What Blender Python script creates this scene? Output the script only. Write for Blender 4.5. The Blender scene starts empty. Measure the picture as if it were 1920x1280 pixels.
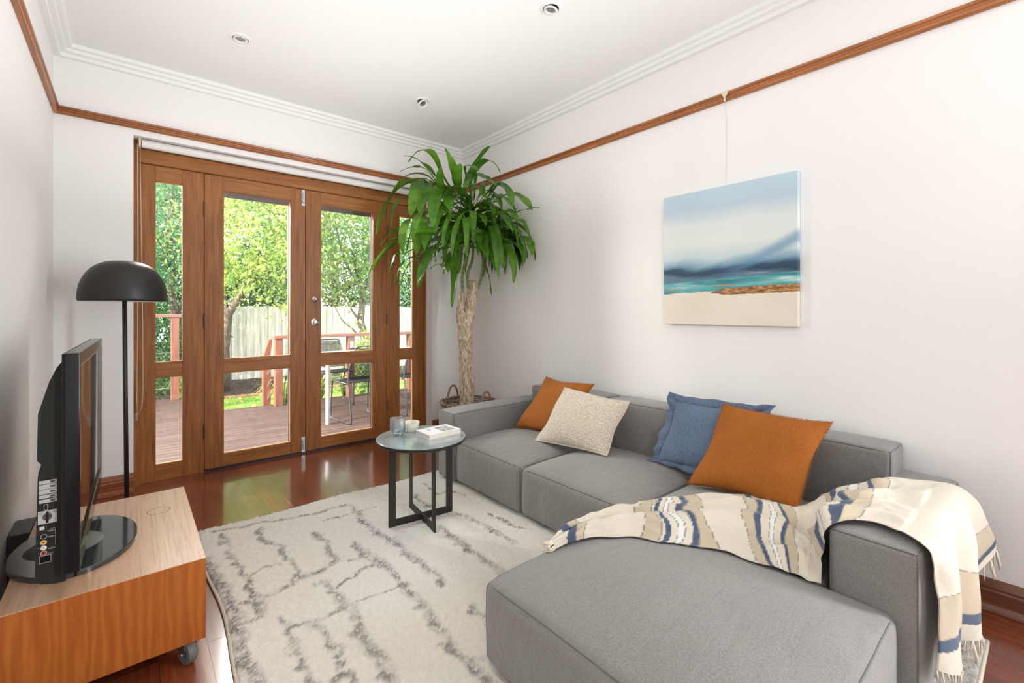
import bpy, bmesh, math, random
from mathutils import Vector, Matrix, noise
import numpy as np
R = math.radians
rnd = random.Random(7)
scene = bpy.context.scene
col = scene.collection

# ------------------------------------------------------------------ camera, world, light, exposure
HC = 1.143
cd = bpy.data.cameras.new('camera'); cam = bpy.data.objects.new('camera', cd); col.objects.link(cam)
cam.location = (0, 0, HC); cam.rotation_euler = (R(90), 0, R(-40))
cd.sensor_width = 36; cd.lens = 36 * 855 / 1920; cd.shift_y = -57 / 1920; cd.clip_start = 0.02; cd.clip_end = 200
scene.camera = cam
scene.view_settings.view_transform = 'Standard'; scene.view_settings.look = 'None'
scene.view_settings.gamma = 1; scene.view_settings.use_curve_mapping = False
scene.view_settings.exposure = 0.42
try:
    scene.cycles.use_denoising = True
    scene.cycles.max_bounces = 10; scene.cycles.diffuse_bounces = 5; scene.cycles.transparent_max_bounces = 16
    scene.cycles.sample_clamp_indirect = 6
except Exception: pass
w = bpy.data.worlds.new('sky'); scene.world = w; w.use_nodes = True
nt = w.node_tree; nt.nodes.clear()
wo = nt.nodes.new('ShaderNodeOutputWorld'); wb = nt.nodes.new('ShaderNodeBackground')
wb.inputs['Color'].default_value = (0.80, 0.90, 1.0, 1); wb.inputs['Strength'].default_value = 4.3
nt.links.new(wb.outputs[0], wo.inputs[0])
def light(name, kind, loc, rot=None, target=None, **kw):
    d = bpy.data.lights.new(name, kind); o = bpy.data.objects.new(name, d); col.objects.link(o); o.location = loc
    if rot: o.rotation_euler = rot
    if target is not None:
        o.rotation_euler = (Vector(target) - Vector(loc)).to_track_quat('-Z', 'Y').to_euler()
    for k, v in kw.items(): setattr(d, k, v)
    return o
light('sun', 'SUN', (-8, 4, 5), target=(2.0, 6.2, 0.0), energy=15.0, angle=R(1.2), color=(1, .86, .68))
# added fill lights: up-facing areas and two side strips
light('rear_uplight', 'AREA', (1.05, -2.3, 1.17), rot=(R(180), 0, 0), energy=31, shape='RECTANGLE', size=2.0, size_y=3.8, color=(.98, .985, 1))  # added fill bounced off the ceiling behind the camera, no lamp there
light('room_uplight', 'AREA', (.95, 2.15, 1.75), rot=(R(180), 0, 0), energy=11, shape='RECTANGLE', size=1.8, size_y=2.6, color=(1, .99, .97))  # added unseen fill that evens out the ceiling, not a lamp
light('right_opening_light', 'AREA', (2.40, -1.0, 1.35), target=(-.34, .9, 1.5), energy=37, shape='RECTANGLE', size=.3, size_y=2.2, color=(.97, .985, 1), spread=R(140))  # added strip to brighten the left wall; the wall behind it is solid
light('left_opening_light', 'AREA', (-.26, -1.3, 1.40), target=(2.53, 2.0, 1.5), energy=5, shape='RECTANGLE', size=.5, size_y=2.2, color=(.97, .985, 1), spread=R(100))  # added strip fill for the far right wall, no opening here
light('low_sky_glow', 'AREA', (-1.7, 6.2, 2.1), target=(2.0, 3.2, 1.4), energy=650, shape='RECTANGLE', size=1.5, size_y=1.3, color=(1, .95, .87))  # added fill through the panes onto the right wall, not sky
light('sky_over_deck', 'AREA', (.4, 5.1, 3.1), target=(1.7, 2.6, .9), energy=430, shape='RECTANGLE', size=3.2, size_y=1.6, color=(1, .97, .92))  # added fill above the door view to brighten the room, not sky

# ------------------------------------------------------------------ helpers
def tag(o, label=None, cat=None, group=None, kind=None):
    if label: o['label'] = label
    if cat: o['category'] = cat
    if group: o['group'] = group
    if kind: o['kind'] = kind
    return o
def thing(name, label, cat, loc=(0, 0, 0), rotz=0, group=None):
    o = bpy.data.objects.new(name, None); col.objects.link(o); o.location = loc; o.rotation_euler = (0, 0, rotz)
    o.empty_display_size = .05
    return tag(o, label, cat, group)
class MB:
    def __init__(s): s.v = []; s.f = []
    def add(s, vs, fs):
        n = len(s.v); s.v += [tuple(p) for p in vs]; s.f += [tuple(i + n for i in f) for f in fs]; return s
    def bm(s, b):
        b.verts.ensure_lookup_table(); b.verts.index_update()
        s.add([v.co[:] for v in b.verts], [[v.index for v in f.verts] for f in b.faces]); b.free(); return s
    def box(s, x0, y0, z0, x1, y1, z1, bev=0, seg=2, M=None):
        b = bmesh.new(); bmesh.ops.create_cube(b, size=1)
        bmesh.ops.scale(b, vec=(abs(x1 - x0), abs(y1 - y0), abs(z1 - z0)), verts=b.verts)
        if bev: bmesh.ops.bevel(b, geom=list(b.edges), offset=bev, segments=seg, affect='EDGES', profile=.5)
        bmesh.ops.translate(b, vec=((x0 + x1) / 2, (y0 + y1) / 2, (z0 + z1) / 2), verts=b.verts)
        if M: bmesh.ops.transform(b, matrix=M, verts=b.verts)
        return s.bm(b)
    def cyl(s, p0, p1, r0, r1=None, n=20, caps=True):
        return s.tube([p0, p1], [r0, r0 if r1 is None else r1], n, caps)
    def tube(s, pts, rad, n=10, caps=True, closed=False):
        pts = [Vector(p) for p in pts]; m = len(pts)
        if not hasattr(rad, '__len__'): rad = [rad] * m
        T = []
        for i in range(m):
            a = pts[(i - 1) % m] if (i > 0 or closed) else pts[i]; b = pts[(i + 1) % m] if (i < m - 1 or closed) else pts[i]
            t = (b - a); T.append(t.normalized() if t.length > 1e-9 else Vector((0, 0, 1)))
        u = T[0].orthogonal().normalized(); vs = []
        for i in range(m):
            u = (u - T[i] * u.dot(T[i]))
            if u.length < 1e-6: u = T[i].orthogonal()
            u.normalize(); w_ = T[i].cross(u)
            for k in range(n):
                a = 2 * math.pi * k / n; vs.append(pts[i] + (u * math.cos(a) + w_ * math.sin(a)) * rad[i])
        fs = []
        for i in range(m if closed else m - 1):
            j = (i + 1) % m
            for k in range(n): fs.append((i * n + k, i * n + (k + 1) % n, j * n + (k + 1) % n, j * n + k))
        if caps and not closed: fs += [tuple(range(n))[::-1], tuple((m - 1) * n + k for k in range(n))]
        return s.add(vs, fs)
    def lathe(s, c, prof, n=40, M=None):
        vs = []; m = len(prof); c = Vector(c)
        for r, z in prof:
            for k in range(n):
                a = 2 * math.pi * k / n; p = Vector((r * math.cos(a), r * math.sin(a), z))
                if M: p = M @ p
                vs.append(p + c)
        fs = []
        for i in range(m - 1):
            for k in range(n): fs.append((i * n + k, i * n + (k + 1) % n, (i + 1) * n + (k + 1) % n, (i + 1) * n + k))
        return s.add(vs, fs)
    def prism(s, poly, fn):                       # poly: 2-D outline; fn(p, t) -> 3-D, t = 0/1
        n = len(poly); vs = [fn(p, 0) for p in poly] + [fn(p, 1) for p in poly]
        fs = [tuple(range(n))[::-1], tuple(range(n, 2 * n))] + [(i, (i + 1) % n, (i + 1) % n + n, i + n) for i in range(n)]
        return s.add(vs, fs)
def obj(name, mb, m=None, parent=None, smooth=False, sharp=None, recalc=True):
    me = bpy.data.meshes.new(name); me.from_pydata([tuple(v) for v in mb.v], [], mb.f)
    if recalc:
        b = bmesh.new(); b.from_mesh(me); bmesh.ops.recalc_face_normals(b, faces=b.faces); b.to_mesh(me); b.free()
    if smooth:
        me.polygons.foreach_set('use_smooth', [True] * len(me.polygons))
        if sharp:
            b = bmesh.new(); b.from_mesh(me)
            for e in b.edges:
                if len(e.link_faces) == 2 and e.calc_face_angle(0) > R(sharp): e.smooth = False
            b.to_mesh(me); b.free()
    o = bpy.data.objects.new(name, me); col.objects.link(o)
    if m: me.materials.append(m)
    if parent is not None:
        o.parent = parent
        root = parent
        off = Vector((0, 0, 0))
        while root is not None:
            off += root.location if root.type == 'EMPTY' else Vector((0, 0, 0)); root = root.parent
        if not parent.get('_local'):
            me.transform(Matrix.Translation(-off))
    return o
def struct(name, mb, m, **k): return tag(obj(name, mb, m, **k), kind='structure')
def text_mesh(name, txt, size, M, m, parent=None, extrude=.0003, align='LEFT'):
    c = bpy.data.curves.new(name, 'FONT'); c.body = txt; c.size = size; c.extrude = extrude; c.align_x = align; c.resolution_u = 3
    t = bpy.data.objects.new(name, c); col.objects.link(t)
    dg = bpy.context.evaluated_depsgraph_get(); me = bpy.data.meshes.new_from_object(t.evaluated_get(dg))
    col.objects.unlink(t); bpy.data.objects.remove(t)
    mb = MB(); mb.add([(M @ v.co)[:] for v in me.vertices], [tuple(p.vertices) for p in me.polygons])
    bpy.data.meshes.remove(me)
    return obj(name, mb, m, parent, recalc=False)

# ------------------------------------------------------------------ materials
def mat(name, color=(.8, .8, .8), rough=.6, metal=0, **kw):
    m = bpy.data.materials.new(name); m.use_nodes = True; b = m.node_tree.nodes['Principled BSDF']
    b.inputs['Base Color'].default_value = (*color, 1); b.inputs['Roughness'].default_value = rough; b.inputs['Metallic'].default_value = metal
    for k, v in kw.items(): b.inputs[k.replace('_', ' ')].default_value = v
    return m
def N(m, t, **kw):
    n = m.node_tree.nodes.new(t)
    for k, v in kw.items(): setattr(n, k, v)
    return n
def Lk(m, a, b): m.node_tree.links.new(a, b)
def noise_tex(m, scale=(1, 1, 1), ns=5, detail=5, rough=.6, dist=0, coord='Object', rot=(0, 0, 0)):
    tc = N(m, 'ShaderNodeTexCoord'); mp = N(m, 'ShaderNodeMapping'); mp.inputs['Scale'].default_value = scale; mp.inputs['Rotation'].default_value = rot
    n = N(m, 'ShaderNodeTexNoise'); n.inputs['Scale'].default_value = ns; n.inputs['Detail'].default_value = detail
    n.inputs['Roughness'].default_value = rough; n.inputs['Distortion'].default_value = dist
    Lk(m, tc.outputs[coord], mp.inputs[0]); Lk(m, mp.outputs[0], n.inputs[0]); return n
def ramp(m, src, stops):
    r = N(m, 'ShaderNodeValToRGB'); e = r.color_ramp.elements
    e[0].position, e[0].color = stops[0][0], (*stops[0][1], 1); e[1].position, e[1].color = stops[-1][0], (*stops[-1][1], 1)
    for p, c in stops[1:-1]:
        x = e.new(p); x.color = (*c, 1)
    Lk(m, src, r.inputs[0]); return r
def bump(m, src, strength=.2, dist=.01, prev=None):
    b = N(m, 'ShaderNodeBump'); b.inputs['Strength'].default_value = strength; b.inputs['Distance'].default_value = dist
    Lk(m, src, b.inputs['Height'])
    if prev: Lk(m, prev.outputs[0], b.inputs['Normal'])
    Lk(m, b.outputs[0], m.node_tree.nodes['Principled BSDF'].inputs['Normal']); return b
def base(m, src): Lk(m, src, m.node_tree.nodes['Principled BSDF'].inputs['Base Color'])
def wood(name, dark, light_, axis='z', scale=1.0, rough=.35, coat=0, coat_r=.1, contrast=(.25, .75)):
    m = mat(name, light_, rough, Coat_Weight=coat, Coat_Roughness=coat_r)
    s = {'x': (1.2, 16, 16), 'y': (16, 1.2, 16), 'z': (16, 16, 1.2)}[axis]; s = tuple(a * scale for a in s)
    n = noise_tex(m, s, 2.4, 4, .55, .25)
    mid = tuple((a + b) / 2 for a, b in zip(dark, light_))
    r = ramp(m, n.outputs[0], [(contrast[0], dark), (.5, mid), (contrast[1], light_)])
    s2 = tuple(a * 7 if a > 5 else a * 3 for a in s); n2 = noise_tex(m, s2, 1.6, 3, .5)
    mx = N(m, 'ShaderNodeMix', data_type='RGBA', blend_type='MULTIPLY'); mx.inputs[0].default_value = .45
    r2 = ramp(m, n2.outputs[0], [(.35, (.55, .5, .45)), (.55, (1, 1, 1))])
    Lk(m, r.outputs[0], mx.inputs[6]); Lk(m, r2.outputs[0], mx.inputs[7]); base(m, mx.outputs[2])
    bump(m, n2.outputs[0], .06, .002); return m
def fabric(name, c, c2, rough=.9, weave=900, bs=.35, sheen=.25, mottled=.12):
    m = mat(name, c, rough, Sheen_Weight=sheen, Sheen_Roughness=.5)
    tc = N(m, 'ShaderNodeTexCoord')
    def nz(sc, d=2):
        mp = N(m, 'ShaderNodeMapping'); mp.inputs['Scale'].default_value = sc; n = N(m, 'ShaderNodeTexNoise'); n.inputs['Scale'].default_value = 1; n.inputs['Detail'].default_value = d
        Lk(m, tc.outputs['Object'], mp.inputs[0]); Lk(m, mp.outputs[0], n.inputs[0]); return n
    a = nz((weave * .25, weave * .25, weave)); b = nz((weave, weave, weave * .2)); c_ = nz((4, 4, 4), 4)
    ad = N(m, 'ShaderNodeMath', operation='ADD'); Lk(m, a.outputs[0], ad.inputs[0]); Lk(m, b.outputs[0], ad.inputs[1])
    mu = N(m, 'ShaderNodeMath', operation='MULTIPLY_ADD'); mu.inputs[1].default_value = .5; Lk(m, ad.outputs[0], mu.inputs[0])
    m2 = N(m, 'ShaderNodeMath', operation='MULTIPLY_ADD'); m2.inputs[1].default_value = mottled; m2.inputs[2].default_value = -mottled / 2
    Lk(m, c_.outputs[0], m2.inputs[0]); Lk(m, m2.outputs[0], mu.inputs[2])
    r = ramp(m, mu.outputs[0], [(.36, c2), (.64, c)]); base(m, r.outputs[0]); bump(m, ad.outputs[0], bs, .0012); return m
def glass_thin(name, tint=(1, 1, 1), ior=1.5):
    m = bpy.data.materials.new(name); m.use_nodes = True; m.node_tree.nodes.clear()
    o = N(m, 'ShaderNodeOutputMaterial'); t = N(m, 'ShaderNodeBsdfTransparent'); t.inputs[0].default_value = (*tint, 1)
    g = N(m, 'ShaderNodeBsdfGlossy'); g.inputs['Roughness'].default_value = .02
    f = N(m, 'ShaderNodeFresnel'); f.inputs[0].default_value = ior; x = N(m, 'ShaderNodeMixShader')
    Lk(m, f.outputs[0], x.inputs[0]); Lk(m, t.outputs[0], x.inputs[1]); Lk(m, g.outputs[0], x.inputs[2]); Lk(m, x.outputs[0], o.inputs[0]); return m
def glass_ribbed(name, tint):
    m = glass_thin(name, tint, 1.45); nt_ = m.node_tree; out = [n for n in nt_.nodes if n.type == 'OUTPUT_MATERIAL'][0]; prev = out.inputs[0].links[0].from_socket
    d = N(m, 'ShaderNodeBsdfTranslucent'); d.inputs[0].default_value = (.85, .92, .97, 1); x = N(m, 'ShaderNodeMixShader'); x.inputs[0].default_value = .10
    Lk(m, prev, x.inputs[1]); Lk(m, d.outputs[0], x.inputs[2]); Lk(m, x.outputs[0], out.inputs[0]); return m
def leafmat(name, stops, trans=.45, rough=.4, ns=3):
    m = bpy.data.materials.new(name); m.use_nodes = True; b = m.node_tree.nodes['Principled BSDF']; b.inputs['Roughness'].default_value = rough
    n = noise_tex(m, (1, 1, 1), ns, 3, .7); r = ramp(m, n.outputs[0], stops); base(m, r.outputs[0])
    t = N(m, 'ShaderNodeBsdfTranslucent'); hs = N(m, 'ShaderNodeHueSaturation'); hs.inputs['Value'].default_value = 1.5; hs.inputs['Hue'].default_value = .49
    Lk(m, r.outputs[0], hs.inputs['Color']); Lk(m, hs.outputs[0], t.inputs[0])
    x = N(m, 'ShaderNodeMixShader'); x.inputs[0].default_value = trans
    Lk(m, b.outputs[0], x.inputs[1]); Lk(m, t.outputs[0], x.inputs[2]); Lk(m, x.outputs[0], m.node_tree.nodes['Material Output'].inputs[0]); return m

M = {}
def paint(name, c, bs=.15, ns=60):
    m = mat(name, c, .85); n = noise_tex(m, (1, 1, 1), ns, 4, .6); bump(m, n.outputs[0], bs, .004); return m
M['wall'] = paint('wall_paint', (.86, .85, .835)); M['ceil'] = paint('ceiling_paint', (.86, .86, .855), .05, 20)
M['cornice'] = mat('cornice_paint', (.86, .865, .855), .5)
M['vwood'] = wood('door_timber_upright', (.22, .066, .011), (.44, .168, .035), 'z', rough=.5, coat=.1, coat_r=.3)
M['hwood'] = wood('door_timber_level', (.25, .079, .013), (.47, .187, .042), 'x', rough=.5, coat=.1, coat_r=.3)
M['railx'] = wood('rail_timber_along_back', (.22, .065, .018), (.42, .15, .045), 'x', rough=.4, coat=.2)
M['raily'] = wood('rail_timber_along_side', (.26, .08, .02), (.50, .19, .06), 'y', rough=.4, coat=.2)
M['skx'] = wood('skirting_timber_back', (.14, .035, .01), (.34, .10, .03), 'x', rough=.35, coat=.3)
M['sky_'] = wood('skirting_timber_side', (.10, .028, .01), (.26, .085, .03), 'y', rough=.35, coat=.3)
M['glass'] = glass_thin('window_glass', (.97, .98, .98))
M['dark'] = mat('dark_metal', (.028, .026, .028), .45, .3)
M['screenframe'] = mat('screen_frame', (.05, .045, .05), .5, .2)
M['chrome'] = mat('chrome', (.75, .74, .72), .18, 1)
M['zinc'] = mat('zinc', (.5, .5, .5), .35, .9)
M['bronze'] = mat('hinge_bronze', (.12, .09, .06), .45, .7)
M['white'] = mat('white_plastic', (.82, .82, .80), .4)
M['blind'] = mat('blind_cloth', (.80, .79, .75), .8)
M['cream'] = mat('cream_plastic', (.72, .64, .50), .5)
M['lamp'] = mat('lamp_black', (.022, .021, .02), .42, .1); M['lampin'] = mat('lamp_inner_white', (.85, .85, .83), .5)
M['black'] = mat('gloss_black', (.006, .006, .009), .12, 0, Specular_IOR_Level=.3); M['mblack'] = mat('matt_black_plastic', (.014, .014, .012), .6, Specular_IOR_Level=.3)
M['silver_trim'] = mat('silver_trim', (.45, .43, .40), .25, .8)
M['label'] = mat('panel_label_grey', (.42, .42, .40), .6); M['labeltxt'] = mat('panel_print', (.55, .55, .52), .6); M['inkdark'] = mat('dark_print', (.06, .06, .06), .6)
M['sofa'] = fabric('sofa_linen', (.275, .265, .250), (.165, .158, .149), weave=800, bs=.07)
_b = [n for n in M['sofa'].node_tree.nodes if n.bl_idname == 'ShaderNodeBump'][0]; _n = noise_tex(M['sofa'], (3, 9, 5), 1.6, 3, .5, .8); bump(M['sofa'], _n.outputs[0], .35, .02, _b)
M['sofaseam'] = fabric('sofa_seam', (.17, .16, .148), (.10, .095, .09), weave=900)
M['rust'] = fabric('rust_linen', (.40, .125, .010), (.25, .068, .004), weave=600, bs=.3, mottled=.3, sheen=.0)
M['blue'] = fabric('blue_linen', (.150, .205, .305), (.055, .088, .155), weave=500, bs=.3, mottled=.3, sheen=.1)
M['gunmetal'] = mat('table_base_metal', (.045, .040, .036), .5, .6)
M['terracotta'] = mat('soil', (.05, .03, .02), .95)

# ------------------------------------------------------------------ the room
XL, XR, YW, YD, YB0, CE = -.34, 2.53, 3.76, 3.88, -7.0, 2.70
OX0, OX1, OZ = .02, 2.175, 2.262
def floor_mat():
    m = mat('polished_jarrah', (.3, .08, .03), .26, Coat_Weight=.8, Coat_Roughness=.10, Coat_IOR=1.5)
    tc = N(m, 'ShaderNodeTexCoord'); mp = N(m, 'ShaderNodeMapping'); mp.inputs['Rotation'].default_value = (0, 0, R(90)); mp.inputs['Location'].default_value = (.03, .06, 0)
    br = N(m, 'ShaderNodeTexBrick'); br.offset = .37; br.inputs['Scale'].default_value = 1; br.inputs['Brick Width'].default_value = 1.35
    br.inputs['Row Height'].default_value = .133; br.inputs['Mortar Size'].default_value = .0011; br.inputs['Mortar Smooth'].default_value = .3
    br.inputs['Color1'].default_value = (.0, .0, .0, 1); br.inputs['Color2'].default_value = (1, 1, 1, 1); br.inputs['Mortar'].default_value = (.5, .5, .5, 1); br.inputs['Bias'].default_value = 0
    Lk(m, tc.outputs['Object'], mp.inputs[0]); Lk(m, mp.outputs[0], br.inputs[0])
    n = noise_tex(m, (22, 1.6, 1), 1.5, 7, .65, .8)
    r = ramp(m, n.outputs[0], [(.2, (.15, .028, .009)), (.5, (.22, .048, .016)), (.8, (.32, .080, .028))])
    r2 = ramp(m, br.outputs[0], [(0, (.62, .52, .5)), (.5, (.95, .95, .95)), (1, (1.2, 1.25, 1.2))])
    mx = N(m, 'ShaderNodeMix', data_type='RGBA', blend_type='MULTIPLY'); mx.inputs[0].default_value = .9
    Lk(m, r.outputs[0], mx.inputs[6]); Lk(m, r2.outputs[0], mx.inputs[7])
    m3 = N(m, 'ShaderNodeMix', data_type='RGBA'); m3.inputs[7].default_value = (.03, .008, .004, 1)
    Lk(m, br.outputs['Fac'], m3.inputs[0]); Lk(m, mx.outputs[2], m3.inputs[6]); base(m, m3.outputs[2])
    wv = noise_tex(m, (5, 1.2, 1), 1.2, 2, .5); b0 = bump(m, wv.outputs[0], .06, .02)
    b = N(m, 'ShaderNodeBump'); b.invert = True; b.inputs['Strength'].default_value = .4; b.inputs['Distance'].default_value = .001
    Lk(m, br.outputs['Fac'], b.inputs['Height']); Lk(m, b0.outputs[0], b.inputs['Normal']); Lk(m, b.outputs[0], m.node_tree.nodes['Principled BSDF'].inputs['Normal'])
    return m
struct('floor', MB().box(XL - .1, YB0 - .1, -.04, XR + .1, 3.97, 0), floor_mat())
struct('ceiling', MB().box(XL - .1, YB0 - .1, CE, XR + .1, 3.96, CE + .1), M['ceil'])
struct('wall_left', MB().box(XL - .1, YB0 - .1, 0, XL, 3.96, CE), M['wall'])
struct('wall_right', MB().box(XR, YB0 - .1, 0, XR + .1, 3.96, CE), M['wall'])
b = MB(); b.box(XL, YW, 0, OX0, 3.96, CE); b.box(OX0, YW, OZ, OX1, 3.96, CE); b.box(OX1, YW, 0, XR, 3.96, CE)
struct('wall_back', b, M['wall'])
b = MB(); b.box(XL, YB0 - .1, 0, XR, YB0, CE)
struct('wall_rear', b, M['wall'])

def run(side, prof):            # extrude a profile (offset, z) along one wall with mitred ends
    b = MB()
    def fn(p, t):
        o, z = p
        if side == 'left': return (XL + o, YB0 + .01 if t == 0 else YW - o, z)
        if side == 'right': return (XR - o, YB0 + .01 if t == 0 else YW - o, z)
        return (XL + o if t == 0 else XR - o, YW - o, z)
    return b.prism(prof, fn)
CP = [(0, 2.636), (.030, 2.636), (.034, 2.656), (.056, 2.659), (.060, 2.676), (.082, 2.679), (.088, 2.698), (.104, 2.70), (0, 2.70)]
for i, s in enumerate(('left', 'back', 'right')): struct('trim_%d' % (i + 1), run(s, CP), M['cornice'])
RP = [(0, 2.300), (.014, 2.300), (.020, 2.306), (.021, 2.316), (.016, 2.322), (.018, 2.328), (.026, 2.333), (.028, 2.340), (.024, 2.345), (0, 2.345)]
for i, (s, mm) in enumerate((('left', 'raily'), ('back', 'railx'), ('right', 'raily'))): struct('trim_%d' % (i + 4), run(s, RP), M[mm])
SP = [(0, 0), (.034, 0), (.036, .008), (.033, .018), (.024, .026), (.021, .030), (.021, .078), (.018, .084), (.019, .094), (.012, .108), (.006, .118), (0, .120)]
struct('baseboard_left', run('left', SP), M['sky_']); struct('baseboard_right', run('right', SP), M['sky_'])
struct('baseboard_back', MB().prism(SP, lambda p, t: (XL + p[0] if t == 0 else OX0, YW - p[0], p[1])).prism(SP, lambda p, t: (OX1 if t == 0 else XR - p[0], YW - p[0], p[1])), M['skx'])

# joinery: frame, two sidelights, two door leaves
b = MB(); b.box(OX0, 3.86, 0, .048, 3.96, OZ); b.box(OX1 - .022, 3.87, 0, OX1, 3.96, OZ); b.box(.372, 3.93, 0, .418, 3.97, 2.12); b.box(1.770, 3.93, 0, 1.815, 3.97, 2.12); b.box(1.07, 3.923, .02, 1.105, 3.935, 2.12); b.box(.048, 3.90, 2.212, OX1 - .022, 3.96, OZ)
fr = struct('trim_7', b, M['vwood']); obj('frame_head', MB().box(.048, 3.868, 2.122, OX1 - .022, 3.96, 2.212, .002, 1), M['hwood'], fr)
obj('threshold', MB().box(.404, 3.885, 0, 1.783, 3.97, .012), M['dark'], fr)
def panel(name, x0, g0, g1, x1, z0, z1, y0=YD, hang=None):
    gz = [(.108, .692), (.798, 2.016)]
    b = MB(); b.box(x0, y0, z0, g0, y0 + .042, z1, .0015, 1); b.box(g1, y0, z0, x1, y0 + .042, z1, .0015, 1)
    o = struct(name, b, M['vwood'])
    for a, c in ((z0, gz[0][0]), (gz[0][1], gz[1][0]), (gz[1][1], z1)): obj('rail', MB().box(g0, y0 + .0015, a, g1, y0 + .040, c, .001, 1), M['hwood'], o)
    for a, c in gz:
        obj('glass_pane', MB().box(g0 - .004, y0 + .022, a - .004, g1 + .004, y0 + .026, c + .004), M['glass'], o)
    return o
panel('window_1', .040, .135, .281, .404, .0, 2.12, YD + .004)
panel('window_2', 1.783, 1.909, 2.045, 2.172, .0, 2.12, YD + .004)
d1 = panel('door_1', .409, .526, .975, 1.085, .018, 2.117)
d2 = panel('door_2', 1.090, 1.207, 1.654, 1.778, .018, 2.117)
for d, hx, z in [(d1, .407, z) for z in (1.866, 1.071, .291)] + [(d2, 1.781, z) for z in (1.866, 1.071, .291)]:
    b = MB(); b.cyl((hx, YD - .004, z - .05), (hx, YD - .004, z + .05), .0055, n=10)
    for k in (-.052, .052): b.cyl((hx, YD - .004, z + k - .003), (hx, YD - .004, z + k + .003), .004, n=8)
    obj('hinge', b, M['bronze'], d, True, 40)
for z0, z1, s in ((1.985, 2.115, 1), (.012, .135, -1)):
    b = MB(); b.box(1.056, YD - .004, z0, 1.082, YD, z1, .0015, 1); b.box(1.064, YD - .012, z0 + .02, 1.074, YD - .004, z1 - .02, .002, 1)
    b.box(1.059, YD - .014, (z0 + z1) / 2 - s * .03 - .008, 1.079, YD - .004, (z0 + z1) / 2 - s * .03 + .008, .002, 1)
    obj('sliding_bolt', b, M['zinc'], d1)
def knob(z, r, parent, name):
    Mx = Matrix.Rotation(R(90), 4, 'X')
    pr = [(.0001, 0), (r, 0), (r, .004), (r * .8, .007), (.010, .010), (.009, .020), (r * .62, .026), (r * .74, .036), (r * .66, .046), (r * .3, .051), (.0001, .052)]
    obj(name, MB().lathe((1.157, YD, z), pr, 28, Mx), M['chrome'], parent, True, 50)
knob(1.052, .030, d2, 'door_knob'); knob(1.238, .022, d2, 'deadlock')
for d, a, c in ((d1, .50, .984), (d2, 1.18, 1.672)):          # dark screen frames fixed outside each leaf
    b = MB(); b.box(a, 3.985, .03, a + .03, 4.005, 2.09); b.box(c - .0, 3.985, .03, c + .03, 4.005, 2.09); b.box(a + .03, 3.985, 1.995, c, 4.005, 2.09); b.box(a + .03, 3.985, .03, c, 4.005, .075); b.box(a + .03, 3.985, .715, c, 4.005, .765)
    obj('screen_frame', b, M['screenframe'], d)

# roller blind
t = thing('roller_blind', 'white roller blind rolled up in the top of the door opening', 'blind', (1.07, 3.80, 2.228))
b = MB(); b.cyl((.062, 3.805, 2.226), (2.10, 3.805, 2.226), .024, n=32); obj('roll', b, M['blind'], t, True, 50)
obj('hem_bar', MB().box(.064, 3.788, 2.206, 2.098, 3.794, 2.222, .002, 1).box(.064, 3.781, 2.244, 2.098, 3.784, 2.247), M['white'], t)
for x in (.046, 2.106): obj('bracket', MB().box(x, 3.785, 2.20, x + .012, 3.83, 2.26, .002, 1), M['cream' if x < 1 else 'white'], t)
pts = [(.040, 3.782, 2.215), (.042, 3.78, 1.6), (.040, 3.78, 1.0), (.037, 3.782, .56), (.040, 3.785, .47)]
p2 = [(.052, 3.782, 2.215), (.060, 3.78, 1.6), (.066, 3.778, 1.1), (.068, 3.776, .62), (.062, 3.78, .53), (.045, 3.785, .48)]
obj('chain', MB().tube(pts, .0016, 6).tube(p2, .0016, 6), M['cream'], t, True)
obj('chain_tensioner', MB().box(.030, 3.78, .44, .042, 3.80, .49, .003, 2), M['zinc'], t)

t = thing('wall_switch', 'small white switch on the plaster reveal right of the glazed doors', 'switch', (2.174, 3.83, 1.26))
obj('plate', MB().box(2.168, 3.805, 1.215, 2.1749, 3.855, 1.315, .002, 2), M['white'], t); obj('rocker', MB().box(2.164, 3.82, 1.245, 2.168, 3.84, 1.285, .001, 1), M['white'], t)

# ceiling downlights
LD = [((.486, 2.993), 'recessed downlight nearest the left wall and cornice corner', 0, 0), ((1.66, 1.667), 'recessed downlight at the top edge of the photo, nearest the viewer', 12, 30), ((1.666, 3.012), 'recessed downlight above the doors with its lamp tilted out', 34, 200)]
for (x, y), lb, tilt, az in LD:
    t = thing('downlight', lb, 'ceiling light', (x, y, CE), group='white recessed ceiling downlights'); t['_local'] = 1
    obj('trim_ring', MB().lathe((0, 0, 0), [(.056, 0), (.055, -.004), (.042, -.007), (.040, -.003)], 48), M['white'], t, True, 40)
    obj('recess', MB().lathe((0, 0, 0), [(.040, -.003), (.0395, -.0008), (.0001, -.0008)], 40), M['dark'], t)  # flat dark disc on the ceiling, standing in for shade inside a recess
    Mt = Matrix.Rotation(R(az), 4, 'Z') @ Matrix.Rotation(R(tilt), 4, 'X')
    dz = -.002 - .030 * math.sin(R(tilt))
    gb = obj('gimbal', MB().lathe((0, 0, dz), [(.036, .0), (.0365, -.005), (.032, -.007), (.026, -.004), (.025, .0)], 40, Mt), M['white'], t, True, 40)
    obj('lamp_lens', MB().lathe((0, 0, dz), [(.025, .0), (.024, -.002), (.012, -.0005), (.0001, 0)], 32, Mt), M['zinc'], t, True)

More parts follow.
